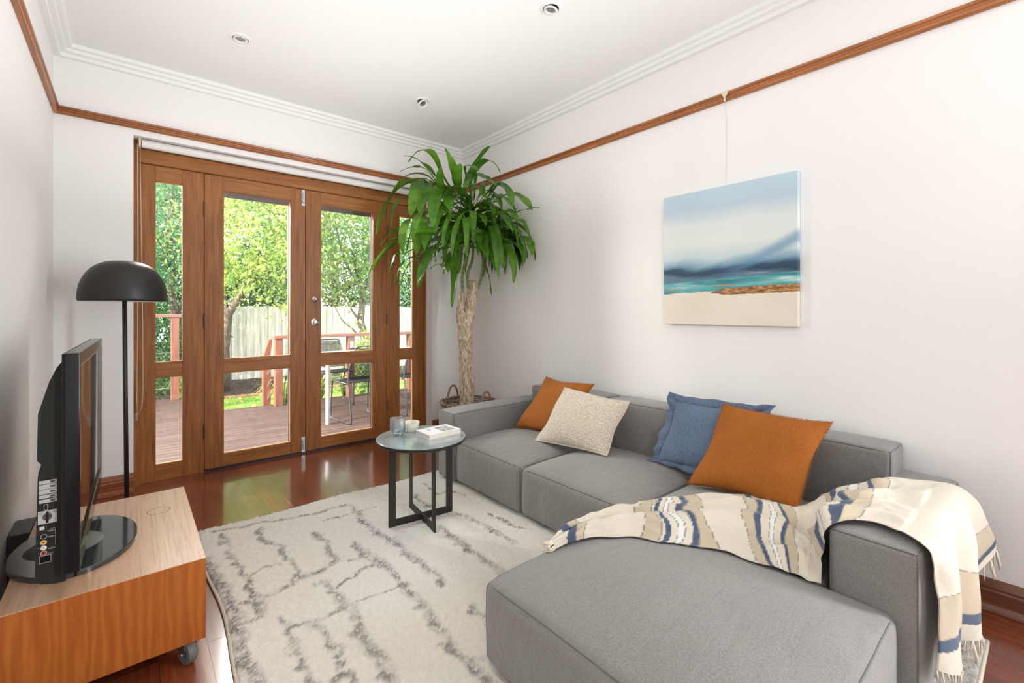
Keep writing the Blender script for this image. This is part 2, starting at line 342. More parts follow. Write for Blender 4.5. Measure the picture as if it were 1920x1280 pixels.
# ------------------------------------------------------------------ rug
RUG_LINES = [(0.014,[(0.525,2.655),(0.506,2.504),(0.549,2.381),(0.554,2.217),(0.557,2.089),(0.561,2.052),(0.505,2.019),(0.399,2.003),(0.305,2.012),(0.282,2.005)]),(0.02,[(0.72,2.418),(0.732,2.293),(0.725,2.172),(0.706,2.071),(0.636,2.04),(0.567,2.047)]),(0.022,[(0.83,2.188),(0.838,2.037),(0.862,1.94),(0.873,1.757),(0.857,1.633),(0.847,1.505),(0.843,1.422),(0.825,1.335),(0.822,1.275),(0.825,1.209),(0.833,1.152),(0.826,1.089)]),(0.018,[(0.975,2.626),(0.974,2.464),(0.96,2.265),(0.989,2.122),(0.988,1.951),(0.993,1.794),(1.005,1.696),(0.995,1.623)]),(0.024,[(0.608,1.948),(0.621,1.86),(0.626,1.757),(0.638,1.681),(0.624,1.594),(0.613,1.492),(0.618,1.417),(0.614,1.354),(0.6,1.287),(0.564,1.156)]),(0.016,[(0.416,1.829),(0.426,1.749),(0.421,1.642),(0.424,1.55),(0.422,1.488),(0.422,1.436),(0.403,1.292)]),(0.018,[(0.494,1.739),(0.519,1.625),(0.527,1.544),(0.53,1.471)]),(0.01,[(0.447,1.742),(0.494,1.739),(0.529,1.734),(0.606,1.72)]),(0.014,[(0.363,2.693),(0.358,2.5),(0.371,2.353),(0.38,2.171),(0.38,2.033),(0.375,1.941),(0.364,1.885),(0.306,1.873)]),(0.026,[(0.274,2.49),(0.281,2.321),(0.288,2.139),(0.292,1.997),(0.291,1.85),(0.297,1.726),(0.306,1.612),(0.305,1.534),(0.3,1.378)]),(0.009,[(0.385,2.2),(0.457,2.226),(0.511,2.216)]),(0.01,[(0.649,1.882),(0.71,1.911),(0.764,1.933),(0.833,1.947)]),(0.008,[(0.666,1.737),(0.746,1.726),(0.846,1.717)]),(0.024,[(1.239,2.056),(1.244,1.931),(1.228,1.77),(1.227,1.671),(1.227,1.58),(1.218,1.485)]),(0.018,[(1.399,2.135),(1.41,2.016),(1.434,1.892),(1.432,1.773),(1.431,1.706)]),(0.014,[(1.534,2.023),(1.549,1.846),(1.561,1.761)]),(0.018,[(0.989,1.425),(0.99,1.359),(0.992,1.309)]),(0.012,[(0.325,2.749),(0.541,2.718),(0.788,2.648),(0.964,2.65)]),(0.014,[(1.341,2.533),(1.315,2.356),(1.334,2.309)]),(0.014,[(0.944,2.206),(0.989,2.122)]),(0.012,[(1.475,2.644),(1.448,2.443),(1.544,2.435),(1.565,2.311)]),(0.018,[(0.459,1.405),(0.517,1.421),(0.523,1.351)]),(0.014,[(0.825,1.209),(0.866,1.199)]),(0.01,[(0.754,2.05),(0.807,2.043)]),(0.008,[(0.805,2.523),(0.937,2.523),(1.095,2.51)])]
def rug():
    x0, x1, y0, y1 = .262, 2.262, .150, 2.815
    nx, ny = 250, 334
    X = np.linspace(x0, x1, nx); Y = np.linspace(y0, y1, ny); gx, gy = np.meshgrid(X, Y)
    wob = .012
    nxv = np.array([[noise.noise(Vector((a * 1.7, b * 1.7, 0))) for a in X[::10]] for b in Y[::10]])
    def up(g):
        yi = np.linspace(0, g.shape[0] - 1, ny); xi = np.linspace(0, g.shape[1] - 1, nx)
        a = np.array([np.interp(xi, np.arange(g.shape[1]), r) for r in g]); return np.array([np.interp(yi, np.arange(g.shape[0]), a[:, k]) for k in range(nx)]).T
    big = up(nxv)
    rs = np.random.RandomState(4); fine = rs.rand(ny, nx); fine2 = rs.rand(ny, nx)
    med = up(rs.rand(ny // 6 + 2, nx // 6 + 2)); med2 = up(rs.rand(ny // 3, nx // 3))
    dj = (med - .5) * .035 + (med2 - .5) * .03 + (fine2 - .5) * .012; dk = up(rs.rand(ny // 6 + 2, nx // 6 + 2)) * .03 - .015
    dark = np.zeros((ny, nx))
    for wd, pts in RUG_LINES:
        for (ax, ay), (bx, by) in zip(pts[:-1], pts[1:]):
            px, py = gx + dj, gy + dk; vx, vy = bx - ax, by - ay; L2 = vx * vx + vy * vy + 1e-9
            tt = np.clip(((px - ax) * vx + (py - ay) * vy) / L2, 0, 1); d = np.hypot(px - ax - tt * vx, py - ay - tt * vy)
            dark = np.maximum(dark, np.clip(1.25 - d / wd, 0, 1))
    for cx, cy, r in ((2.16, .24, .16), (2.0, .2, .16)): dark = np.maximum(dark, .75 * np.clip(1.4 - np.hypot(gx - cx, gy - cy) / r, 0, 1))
    dark *= np.clip(.15 + 1.1 * med2, 0, 1) * (.45 + .75 * med); dark *= (fine > .12)
    edge = np.minimum(np.minimum(gx - x0, x1 - gx), np.minimum(gy - y0, y1 - gy))
    z = .0115 + .0065 * fine + .006 * med2 + .003 * big; z = np.where(edge < .006, .005, z)
    px = gx + np.where(gx < x0 + .3, .010 * np.sin(gy * 7) * (1 - (gx - x0) / .3), 0)
    py = gy + np.where(gy > y1 - .3, .010 * np.sin(gx * 8) * (1 - (y1 - gy) / .3), 0)
    v = np.stack([px + (fine2 - .5) * .004, py + (fine - .5) * .004, z], -1).reshape(-1, 3)
    idx = np.arange(nx * ny).reshape(ny, nx); f = np.stack([idx[:-1, :-1], idx[:-1, 1:], idx[1:, 1:], idx[1:, :-1]], -1).reshape(-1, 4)
    me = bpy.data.meshes.new('rug'); me.from_pydata(v.tolist(), [], f.tolist()); me.polygons.foreach_set('use_smooth', [True] * len(me.polygons))
    ca = me.color_attributes.new('pile', 'FLOAT_COLOR', 'POINT')
    warm = np.clip(.5 + big, 0, 1)[..., None]; lightc = np.array([.95, .92, .86]) * (1 - .12 * warm * np.array([0, .35, 1.0])) * (.93 + .1 * fine[..., None])
    dk_ = np.array([.26, .23, .205]) * (.7 + .6 * fine2[..., None]); a = np.clip(dark * 1.35, 0, 1)[..., None]
    a = a * (.55 + .6 * (fine[..., None] > .35)); a = np.clip(a, 0, 1); c = lightc * (1 - a) + dk_ * a; c = np.concatenate([c, np.ones((ny, nx, 1))], -1)
    ca.data.foreach_set('color', c.reshape(-1).astype(np.float32))
    m = mat('rug_pile', (.8, .8, .8), 1.0, Sheen_Weight=.3); at = N(m, 'ShaderNodeVertexColor'); at.layer_name = 'pile'; base(m, at.outputs[0])
    n = noise_tex(m, (1, 1, 1), 260, 3, .7); bump(m, n.outputs[0], .9, .008); me.materials.append(m)
    t = thing('rug', 'cream shaggy rug with broken dark grey lines under the side table', 'rug', ((x0 + x1) / 2, (y0 + y1) / 2, 0))
    o = bpy.data.objects.new('pile', me); col.objects.link(o); o.parent = t; me.transform(Matrix.Translation(-Vector(t.location)))
    b = MB(); P = [(px[i, 0], py[i, 0]) for i in range(0, ny, 6)] + [(px[-1, j], py[-1, j]) for j in range(0, nx, 6)] + [(px[i, -1], py[i, -1]) for i in range(ny - 1, 0, -6)] + [(px[0, j], py[0, j]) for j in range(nx - 1, 0, -6)]
    b.tube([(x, y, .007) for x, y in P], .0065, 8, closed=True)
    em = mat('rug_binding', (.62, .56, .47), .95); nn = noise_tex(em, (1, 1, 1), 140, 2); bump(em, nn.outputs[0], .8, .004); obj('bound_edge', b, em, t, True)
rug()

# ------------------------------------------------------------------ sofa
def softbox(lo, hi, r=.03, crown=None, n=11, nz=.0, seed=0):
    lo = Vector(lo); hi = Vector(hi); crown = crown or {}; c = (lo + hi) / 2; h = (hi - lo) / 2
    def par(a, b):
        k = n; s = [a, a + r * .35, a + r * .7]
        s += [a + r + (b - a - 2 * r) * i / k for i in range(k + 1)] + [b - r * .7, b - r * .35, b]; return s
    G = [par(lo[i], hi[i]) for i in range(3)]
    def f(p):
        p = Vector(p); q = Vector([min(max(p[i], lo[i] + r), hi[i] - r) for i in range(3)]); d = p - q
        if d.length > 1e-9: d.normalize()
        o = q + d * r; u = [(o[i] - c[i]) / h[i] for i in range(3)]
        for k, amt in crown.items():
            ax = 'xyz'.index(k[1]); sg = 1 if k[0] == '+' else -1
            w_ = 1.0
            for j in range(3):
                if j != ax: w_ *= max(0, 1 - abs(u[j]) ** 2.2) ** .75
            o[ax] += sg * amt * w_ * max(0, sg * u[ax])
        if nz:
            for j in range(3): o[j] += nz * noise.noise(o * 5 + Vector((seed + j * 7.3, seed, 0))) + nz * .35 * noise.noise(o * 17 + Vector((seed + j * 3, 0, seed)))
        return o
    vs = []; fs = []; key = {}
    def vid(p):
        k = (round(p[0], 5), round(p[1], 5), round(p[2], 5))
        if k not in key: key[k] = len(vs); vs.append(f(p))
        return key[k]
    for ax in range(3):
        a, b_ = [(1, 2), (2, 0), (0, 1)][ax]
        for side in (0, 1):
            val = lo[ax] if side == 0 else hi[ax]
            for i in range(len(G[a]) - 1):
                for j in range(len(G[b_]) - 1):
                    q = []
                    for di, dj in ((0, 0), (1, 0), (1, 1), (0, 1)):
                        p = [0, 0, 0]; p[ax] = val; p[a] = G[a][i + di]; p[b_] = G[b_][j + dj]; q.append(vid(p))
                    fs.append(tuple(q) if side else tuple(q[::-1]))
    mb = MB(); mb.add(vs, fs); return mb, f
def seam(f, pts, n=14, r=.0028):
    P = []
    for a, b in zip(pts[:-1], pts[1:]):
        for i in range(n): P.append(f(Vector(a).lerp(Vector(b), i / n)))
    P.append(f(pts[-1])); return MB().tube(P, r, 6)
S = thing('sofa', 'grey linen modular corner sofa with chaise along the right wall', 'sofa', (2.0, 1.5, 0))
def part(name, lo, hi, r, crown, seams=(), nz=.002, seed=0, n=11):
    mb, f = softbox(lo, hi, r, crown, n, nz, seed); o = obj(name, mb, M['sofa'], S, True)
    for s in seams: obj('seam', seam(f, s), M['sofaseam'], o, True)
    return o
def top_seam(lo, hi, sides='fblr'):
    x0, y0, z0 = lo; x1, y1, z1 = hi; return [[(x0, y0, z1), (x0, y1, z1)], [(x0, y1, z1), (x1, y1, z1)], [(x0, y0, z1), (x1, y0, z1)]]
Z0 = .030
for nm, lo, hi, cr in (('seat_cushion', (1.635, 1.882, Z0), (2.34, 2.525, .288), {'+z': .062, '-x': .018}),
                       ('seat_cushion', (1.637, 1.172, Z0), (2.34, 1.878, .288), {'+z': .058, '-x': .018}),
                       ('chaise_cushion', (.862, .285, Z0), (1.66, 1.168, .288), {'+z': .055, '-x': .014, '-y': .012}),
                       ('seat_cushion', (1.655, .458, Z0), (2.34, 1.168, .288), {'+z': .040})):
    se = top_seam(lo, hi); 
    if nm == 'chaise_cushion': se += [[(lo[0], lo[1], lo[2]), (lo[0], lo[1], hi[2])], [(lo[0], hi[1], lo[2]), (lo[0], hi[1], hi[2])]]
    else: se += [[(lo[0], lo[1], lo[2]), (lo[0], lo[1], hi[2])]]
    part(nm, lo, hi, .028, cr, se, .0035, seed=lo[1] * 10)
lo, hi = (1.618, 2.522, Z0), (2.50, 2.716, .472)
part('armrest', lo, hi, .018, {'+z': .014, '-y': .008}, [[(lo[0], lo[1], lo[2]), (lo[0], lo[1], hi[2])], [(lo[0], lo[1], hi[2]), (hi[0], lo[1], hi[2])], [(lo[0], lo[1], hi[2]), (lo[0], hi[1], hi[2])]], .002, 3)
lo, hi = (1.652, .238, Z0), (2.50, .452, .478)
part('armrest', lo, hi, .020, {'+z': .014, '-x': .006, '-y': .010}, [[(lo[0], lo[1], lo[2]), (lo[0], lo[1], hi[2])], [(lo[0], hi[1], lo[2]), (lo[0], hi[1], hi[2])], [(lo[0], lo[1], hi[2]), (hi[0], lo[1], hi[2])], [(lo[0], lo[1], hi[2]), (lo[0], hi[1], hi[2])], [(lo[0], hi[1], hi[2]), (hi[0], hi[1], hi[2])]], .002, 5)
for i, (y0, y1) in enumerate(((1.84, 2.52), (1.172, 1.836), (.405, 1.168))):
    lo, hi = (2.30, y0, .20 if i < 2 else .483), (2.502, y1, .590)
    lo = (2.30, y0, .20)
    if i == 2: y0 = .412; lo = (2.30, y0, .20)
    part('backrest', lo, hi, .020, {'-x': .022 if i < 2 else .006, '+z': .012}, [[(lo[0], y0, hi[2]), (lo[0], y1, hi[2])], [(lo[0], y0, lo[2]), (lo[0], y0, hi[2])], [(lo[0], y0, hi[2]), (hi[0], y0, hi[2])], [(lo[0], y1, hi[2]), (hi[0], y1, hi[2])]], .003, 11 + i)
for x, y in ((1.72, 2.62), (1.72, 1.80), (1.72, .34), (2.42, 2.62), (2.42, .34), (.95, .36), (.95, 1.09)):
    obj('foot', MB().cyl((x, y, .016 if x < 2.27 else 0), (x, y, Z0 + .004), .02, n=16), M['mblack'], S)

# ------------------------------------------------------------------ cushions
def pillow(name, label, cnr, T, m, bow=.085, group=None, seed=0, n=34, puff=.55, wr=.009, flat_u=0):
    a, b_, c, d = [Vector(p) for p in cnr]      # bottom-left, bottom-right, top-right, top-left
    cen = (a + b_ + c + d) / 4; nrm = (b_ - a).cross(d - a).normalized()
    if nrm.x > 0: nrm.negate()
    def pos(u, v, s):
        uu = u * (1 - bow * (1 - v * v)); vv = v * (1 - bow * (1 - u * u))
        s_, t_ = (uu + 1) / 2, (vv + 1) / 2
        p = a * (1 - s_) * (1 - t_) + b_ * s_ * (1 - t_) + c * s_ * t_ + d * (1 - s_) * t_
        th = T * (max(0, 1 - abs(u) ** 2.3) * max(0, 1 - abs(v) ** 2.3)) ** puff
        e = 1 - max(abs(u), abs(v)) ** 8
        w_ = wr * noise.noise(p * 9 + Vector((seed, 0, s))) + wr * .6 * noise.noise(Vector((p.y * 22, p.z * 8, seed + s)))
        edge = (max(abs(u), abs(v))) ** 6
        return p + nrm * (s * th + w_ * e * s + .007 * edge * math.sin(seed + u * 4 + v * 5))
    mb = MB(); g = [-math.cos(math.pi * i / n) * .35 + (-1 + 2 * i / n) * .65 for i in range(n + 1)]
    for s in (1, -1):
        o0 = len(mb.v); mb.v += [tuple(pos(u, v, s)) for v in g for u in g]
        for j in range(n):
            for i in range(n):
                q = (o0 + j * (n + 1) + i, o0 + j * (n + 1) + i + 1, o0 + (j + 1) * (n + 1) + i + 1, o0 + (j + 1) * (n + 1) + i); mb.f.append(q if s == 1 else q[::-1])
    base_ = (a + b_) / 2
    t = thing(name, label, 'cushion', base_, group=group)
    o = obj('cover', mb, m, t, True, recalc=False)
    b = bmesh.new(); b.from_mesh(o.data); bmesh.ops.remove_doubles(b, verts=b.verts, dist=.0004); bmesh.ops.recalc_face_normals(b, faces=b.faces); b.to_mesh(o.data); b.free()
    per = [(u, -1) for u in g] + [(1, v) for v in g[1:]] + [(u, 1) for u in g[::-1][1:]] + [(-1, v) for v in g[::-1][1:-1]]
    return t, pos, per, cen, nrm
def fringe(t, pos, per, cen, m, L=.011, name='frayed_edge', dens=9):
    mb = MB(); P = [pos(u, v, 0) for u, v in per]; r = random.Random(5)
    for i in range(len(P)):
        a, b_ = P[i], P[(i + 1) % len(P)]; 
        for k in range(dens):
            p = a.lerp(b_, (k + r.random()) / dens); o = (p - cen).normalized(); tn = (b_ - a).normalized()
            e = p + o * L * r.uniform(.3, 1.15) + tn * r.uniform(-.6, .6) * L + Vector((r.uniform(-1, 1), r.uniform(-1, 1), r.uniform(-1, 1))) * .003
            w_ = tn * .0009; mb.add([p - o * .003 - w_, p - o * .003 + w_, e], [(0, 1, 2)])
    obj(name, mb, m, t, recalc=False)['kind'] = 'stuff'
t, pos, per, cen, nr = pillow('cushion', 'rust linen cushion with frayed edges in the far corner behind the knitted one', ((2.029, 2.395, .345), (2.09, 1.945, .345), (2.275, 1.895, .678), (2.285, 2.338, .670)), .062, M['rust'], group='rust linen cushions', seed=1.3)
fringe(t, pos, per, cen, M['rust'])
def knit():
    m = fabric('oatmeal_knit', (.80, .72, .60), (.52, .44, .34), weave=260, bs=.6, mottled=.1)
    v = N(m, 'ShaderNodeTexVoronoi'); v.inputs['Scale'].default_value = 110; tc = N(m, 'ShaderNodeTexCoord'); mp = N(m, 'ShaderNodeMapping'); mp.inputs['Scale'].default_value = (1, .6, 1.4)
    Lk(m, tc.outputs['Object'], mp.inputs[0]); Lk(m, mp.outputs[0], v.inputs['Vector'])
    pr = [n for n in m.node_tree.nodes if n.bl_idname == 'ShaderNodeBump'][0]
    iv = N(m, 'ShaderNodeMath', operation='SUBTRACT'); iv.inputs[0].default_value = 1; Lk(m, v.outputs['Distance'], iv.inputs[1]); bump(m, iv.outputs[0], .9, .006, pr); return m
M['knit'] = knit()
t, pos, per, cen, nr = pillow('cushion', 'oatmeal knitted cushion leaning on the rust one near the far arm', ((1.938, 2.077, .338), (2.002, 1.581, .352), (2.19, 1.566, .622), (2.142, 2.032, .652)), .062, M['knit'], seed=4.1, wr=.006, bow=.06)
obj('knitted_edging', MB().tube([pos(u, v, 0) for u, v in per], .0055, 8, closed=True), M['knit'], t, True)
t, pos, per, cen, nr = pillow('cushion', 'blue linen cushion with a flat flange behind the big rust one', ((2.160, 1.375, .345), (2.16, .94, .345), (2.322, .90, .665), (2.285, 1.330, .655)), .060, M['blue'], seed=7.7, wr=.009)
P = [pos(u, v, 0) for u, v in per]; mb = MB(); k = len(P)
for i, p in enumerate(P):
    o = (p - cen); c = 1 + .09 * (abs(per[i][0] * per[i][1])) ** 4; o.normalize()
    wv = .010 * math.sin(i * .9) + .008 * math.sin(i * .37 + 1); q = p + o * (  .042 * (1 + .5 * abs(per[i][0] * per[i][1]) ** 3)) + nr * wv
    if q.z < .338: q.z = .338 + .002 * math.sin(i)
    mb.v += [tuple(p - o * .012), tuple(q), tuple(q + nr * .003), tuple(p - o * .012 + nr * .003)]
for i in range(k):
    j = (i + 1) % k
    for s in range(4): mb.f.append((i * 4 + s, i * 4 + (s + 1) % 4, j * 4 + (s + 1) % 4, j * 4 + s))
obj('flange', mb, M['blue'], t, True)
t, pos, per, cen, nr = pillow('cushion', 'large rust linen cushion with frayed edges in front of the blue one', ((2.036, 1.126, .318), (2.036, .656, .345), (2.228, .594, .686), (2.225, 1.042, .694)), .066, M['rust'], group='rust linen cushions', seed=2.9)
fringe(t, pos, per, cen, M['rust'])

# ------------------------------------------------------------------ throw over the chaise and near arm
def catmull(P, t):
    n = len(P) - 1; i = min(int(t), n - 1); f = t - i
    p0 = P[max(i - 1, 0)]; p1 = P[i]; p2 = P[i + 1]; p3 = P[min(i + 2, n)]
    return .5 * ((2 * p1) + (-p0 + p2) * f + (2 * p0 - 5 * p1 + 4 * p2 - p3) * f * f + (-p0 + 3 * p1 - 3 * p2 + p3) * f ** 3)
ROWS = [((1.138, 1.125, .330), (1.139, 1.149, .332)), ((1.252, 1.097, .340), (1.304, 1.161, .345)), ((1.364, .998, .352), (1.561, 1.117, .352)),
        ((1.435, .851, .355), (1.751, 1.051, .352)), ((1.54, .725, .350), (1.937, .946, .352)), ((1.58, .597, .348), (2.073, .826, .352)),
        ((1.601, .530, .345), (2.077, .703, .352)), ((1.613, .475, .345), (2.089, .63, .372)), ((1.627, .462, .40), (2.12, .548, .43)), ((1.640, .445, .490), (2.124, .44, .510)), ((1.730, .361, .503), (2.226, .357, .512))]
GRID = [[Vector(a).lerp(Vector(b), u / 5) for u in range(6)] for a, b in ROWS]
GRID.append([Vector(p) for p in ((1.690, .250, .502), (1.80, .235, .508), (1.92, .240, .512), (2.05, .232, .515), (2.18, .240, .515), (2.28, .245, .515))])
GRID.append([Vector(p) for p in ((1.682, .214, .46), (1.79, .190, .465), (1.90, .212, .47), (2.02, .180, .47), (2.15, .205, .475), (2.29, .190, .48))])
GRID.append([Vector(p) for p in ((1.676, .208, .37), (1.79, .176, .36), (1.88, .208, .37), (1.99, .160, .37), (2.13, .196, .38), (2.30, .165, .41))])
GRID.append([Vector(p) for p in ((1.672, .208, .27), (1.79, .174, .25), (1.85, .206, .26), (1.97, .152, .26), (2.11, .19, .28), (2.31, .150, .36))])
GRID.append([Vector(p) for p in ((1.668, .208, .18), (1.79, .172, .13), (1.86, .204, .16), (1.97, .150, .16), (2.12, .186, .20), (2.32, .145, .31))])
BANDS = [(.55, .80, 'n'), (.80, 1.05, 'b'), (2.30, 2.62, 'b'), (2.68, 2.80, 'n'), (2.96, 3.10, 'l'), (3.26, 3.38, 'n'), (3.38, 3.66, 'b'),
         (4.60, 4.86, 'b'), (4.86, 5.0, 'n'), (5.22, 5.38, 'l'), (5.64, 5.76, 'n'), (5.76, 6.1, 'b'), (7.75, 8.05, 'b'), (8.05, 8.28, 'n'), (8.5, 8.68, 'l'), (8.95, 9.15, 'n'), (9.15, 9.6, 'b'),
         (13.1, 14.15, 'b'), (14.15, 14.42, 'n')]
BC = {'n': (.055, .082, .14), 'b': (.50, .42, .31), 'l': (.72, .72, .70)}
def throw():
    nu, nv = 70, 460; V = len(GRID) - 1
    vs = []; cols = []
    for j in range(nv + 1):
        v = V * j / nv
        for i in range(nu + 1):
            u = i / nu
            rowc = [catmull([g[k] for g in GRID], v) for k in range(6)]
            p = catmull(rowc, u * 5)
            q = catmull([g[0] for g in GRID], v)
            edge = min(1, 6 * min(u, 1 - u) + .25)
            if v < 10.6:
                amp = .036 * min(1, v / 1.5 + .15) * (1 if v < 9 else max(.45, 1 - (v - 9) * .35))
                fold = math.sin(u * 17 + 1.6 * math.sin(v * .9) + v * .35) * .55 + math.sin(u * 9 - v * 1.1 + 2) * .5 + .9 * noise.noise(Vector((u * 5, v * .75, 3)))
                fold += .35 * noise.noise(Vector((u * 11, v * 2.2, 9)))
                fold += .5 * (1 - abs(noise.noise(Vector((u * 7 + v * .5, v * 1.1, 21)))) * 5) * .5; h = amp * (fold * .55 + .45) * edge
                if v > 7.6 and v < 9.2: p = p + Vector((0, h * .9, h * .5))
                else: p = p + Vector((0, 0, max(h, -.004)))
                if v < 7.4:
                    U = abs((p.x - 1.261) / .399); Vv = abs((p.y - .7265) / .4415)
                    sf = .288 + .055 * (max(0, 1 - U ** 2.2) * max(0, 1 - Vv ** 2.2)) ** .75 if p.x < 1.655 else .288 + .040 * max(0, 1 - abs((p.x - 2.0) / .345) ** 2.2) ** .75
                    kk = min(1, u / .22) if u < .5 else min(1, (1 - u) / .12); kk = kk * kk * (3 - 2 * kk); fl_ = sf + .006
                    if u < .5 or v < 2.2: p.z = fl_ + max(0, (p.z - fl_)) * max(kk, .12)
                    p.z = max(p.z, fl_); p.z += .0035 * noise.noise(Vector((u * 26, v * 5, 4))) * kk
                p = p + Vector((noise.noise(Vector((v * 1.4, u * 3, 1))), noise.noise(Vector((v * 1.4, u * 3, 5))), 0)) * .022 * min(1, v)
            else:
                k = min(1, (v - 10.6) / 1.0)
                p = p + Vector((.010 * math.sin(v * 2 + u * 5), (-.012 * abs(math.sin(u * 14 + .5 * math.sin(v))) - .006 * noise.noise(Vector((u * 12, v, 2)))) * k, 0))
            vs.append(p)
            vv = v + .05 * noise.noise(Vector((u * 4, v, 7))) + (0.18 * math.sin(u * 6) if v > 12 else .22 * (u - .5) + .10 * math.sin(u * 9 + v))
            c = (.64, .585, .485)
            for a, b_, k_ in BANDS:
                if a <= vv < b_: c = BC[k_]
                if k_ in 'lb' and (abs(vv - a) < .012 or abs(vv - b_) < .012): c = (.22, .20, .18)
            cols += [*c, 1]
    fs = [(j * (nu + 1) + i, j * (nu + 1) + i + 1, (j + 1) * (nu + 1) + i + 1, (j + 1) * (nu + 1) + i) for j in range(nv) for i in range(nu)]
    me = bpy.data.meshes.new('woven_cloth'); me.from_pydata([tuple(p) for p in vs], [], fs); me.polygons.foreach_set('use_smooth', [True] * len(fs))
    ca = me.color_attributes.new('weave', 'FLOAT_COLOR', 'POINT'); ca.data.foreach_set('color', np.array(cols, np.float32))
    m = mat('throw_cloth', (.8, .7, .6), .95, Sheen_Weight=.2); at = N(m, 'ShaderNodeVertexColor'); at.layer_name = 'weave'; base(m, at.outputs[0])
    n = noise_tex(m, (1, 1, 1), 420, 2, .6); n2 = noise_tex(m, (1, 1, 1), 28, 4, .6); b0 = bump(m, n2.outputs[0], .25, .008); bump(m, n.outputs[0], .25, .001, b0)
    me.materials.append(m)
    t = thing('throw', 'cream woven throw with navy stripes draped over the chaise and near arm', 'throw', (1.75, .7, .35))
    o = bpy.data.objects.new('woven_cloth', me); col.objects.link(o); o.parent = t; me.transform(Matrix.Translation(-Vector(t.location)))
    md = o.modifiers.new('thick', 'SOLIDIFY'); md.thickness = .0022; md.offset = 1
    fm = mat('throw_fringe', (.74, .66, .54), .95); r = random.Random(3)
    end = [vs[nv * (nu + 1) + i] for i in range(nu + 1)]; mb = MB()
    for i in range(0, nu, 2):
        p = end[i]; L = r.uniform(.022, .05); x = r.uniform(-.008, .008); y = r.uniform(-.006, .004)
        q1 = p + Vector((x * .5, y * .6, -L * .5)); q2 = p + Vector((x * 1.4, y, max(-L, .022 - p.z)))
        mb.tube([p, q1, q2], [.0016, .0022, .0009], 5)
    for i in (30, 36, 52, 66, 70): 
        p = end[min(i, nu)]; mb.tube([p, p + Vector((.006, -.004, -.03)), p + Vector((.014, -.008, -.055)), p + Vector((.02, -.006, -.075))], [.003, .0045, .004, .0012], 6)
    tip = [vs[i] for i in range(nu + 1)]
    for i in range(0, nu + 1, 7):
        p = tip[i]; mb.tube([p, p + Vector((-.012 + r.uniform(-.01, .01), r.uniform(-.01, .02), -.004)), p + Vector((-.03, r.uniform(-.01, .03), -.006))], [.003, .004, .0015], 6)
    obj('fringe', mb, fm, t, True)['kind'] = 'stuff'
throw()

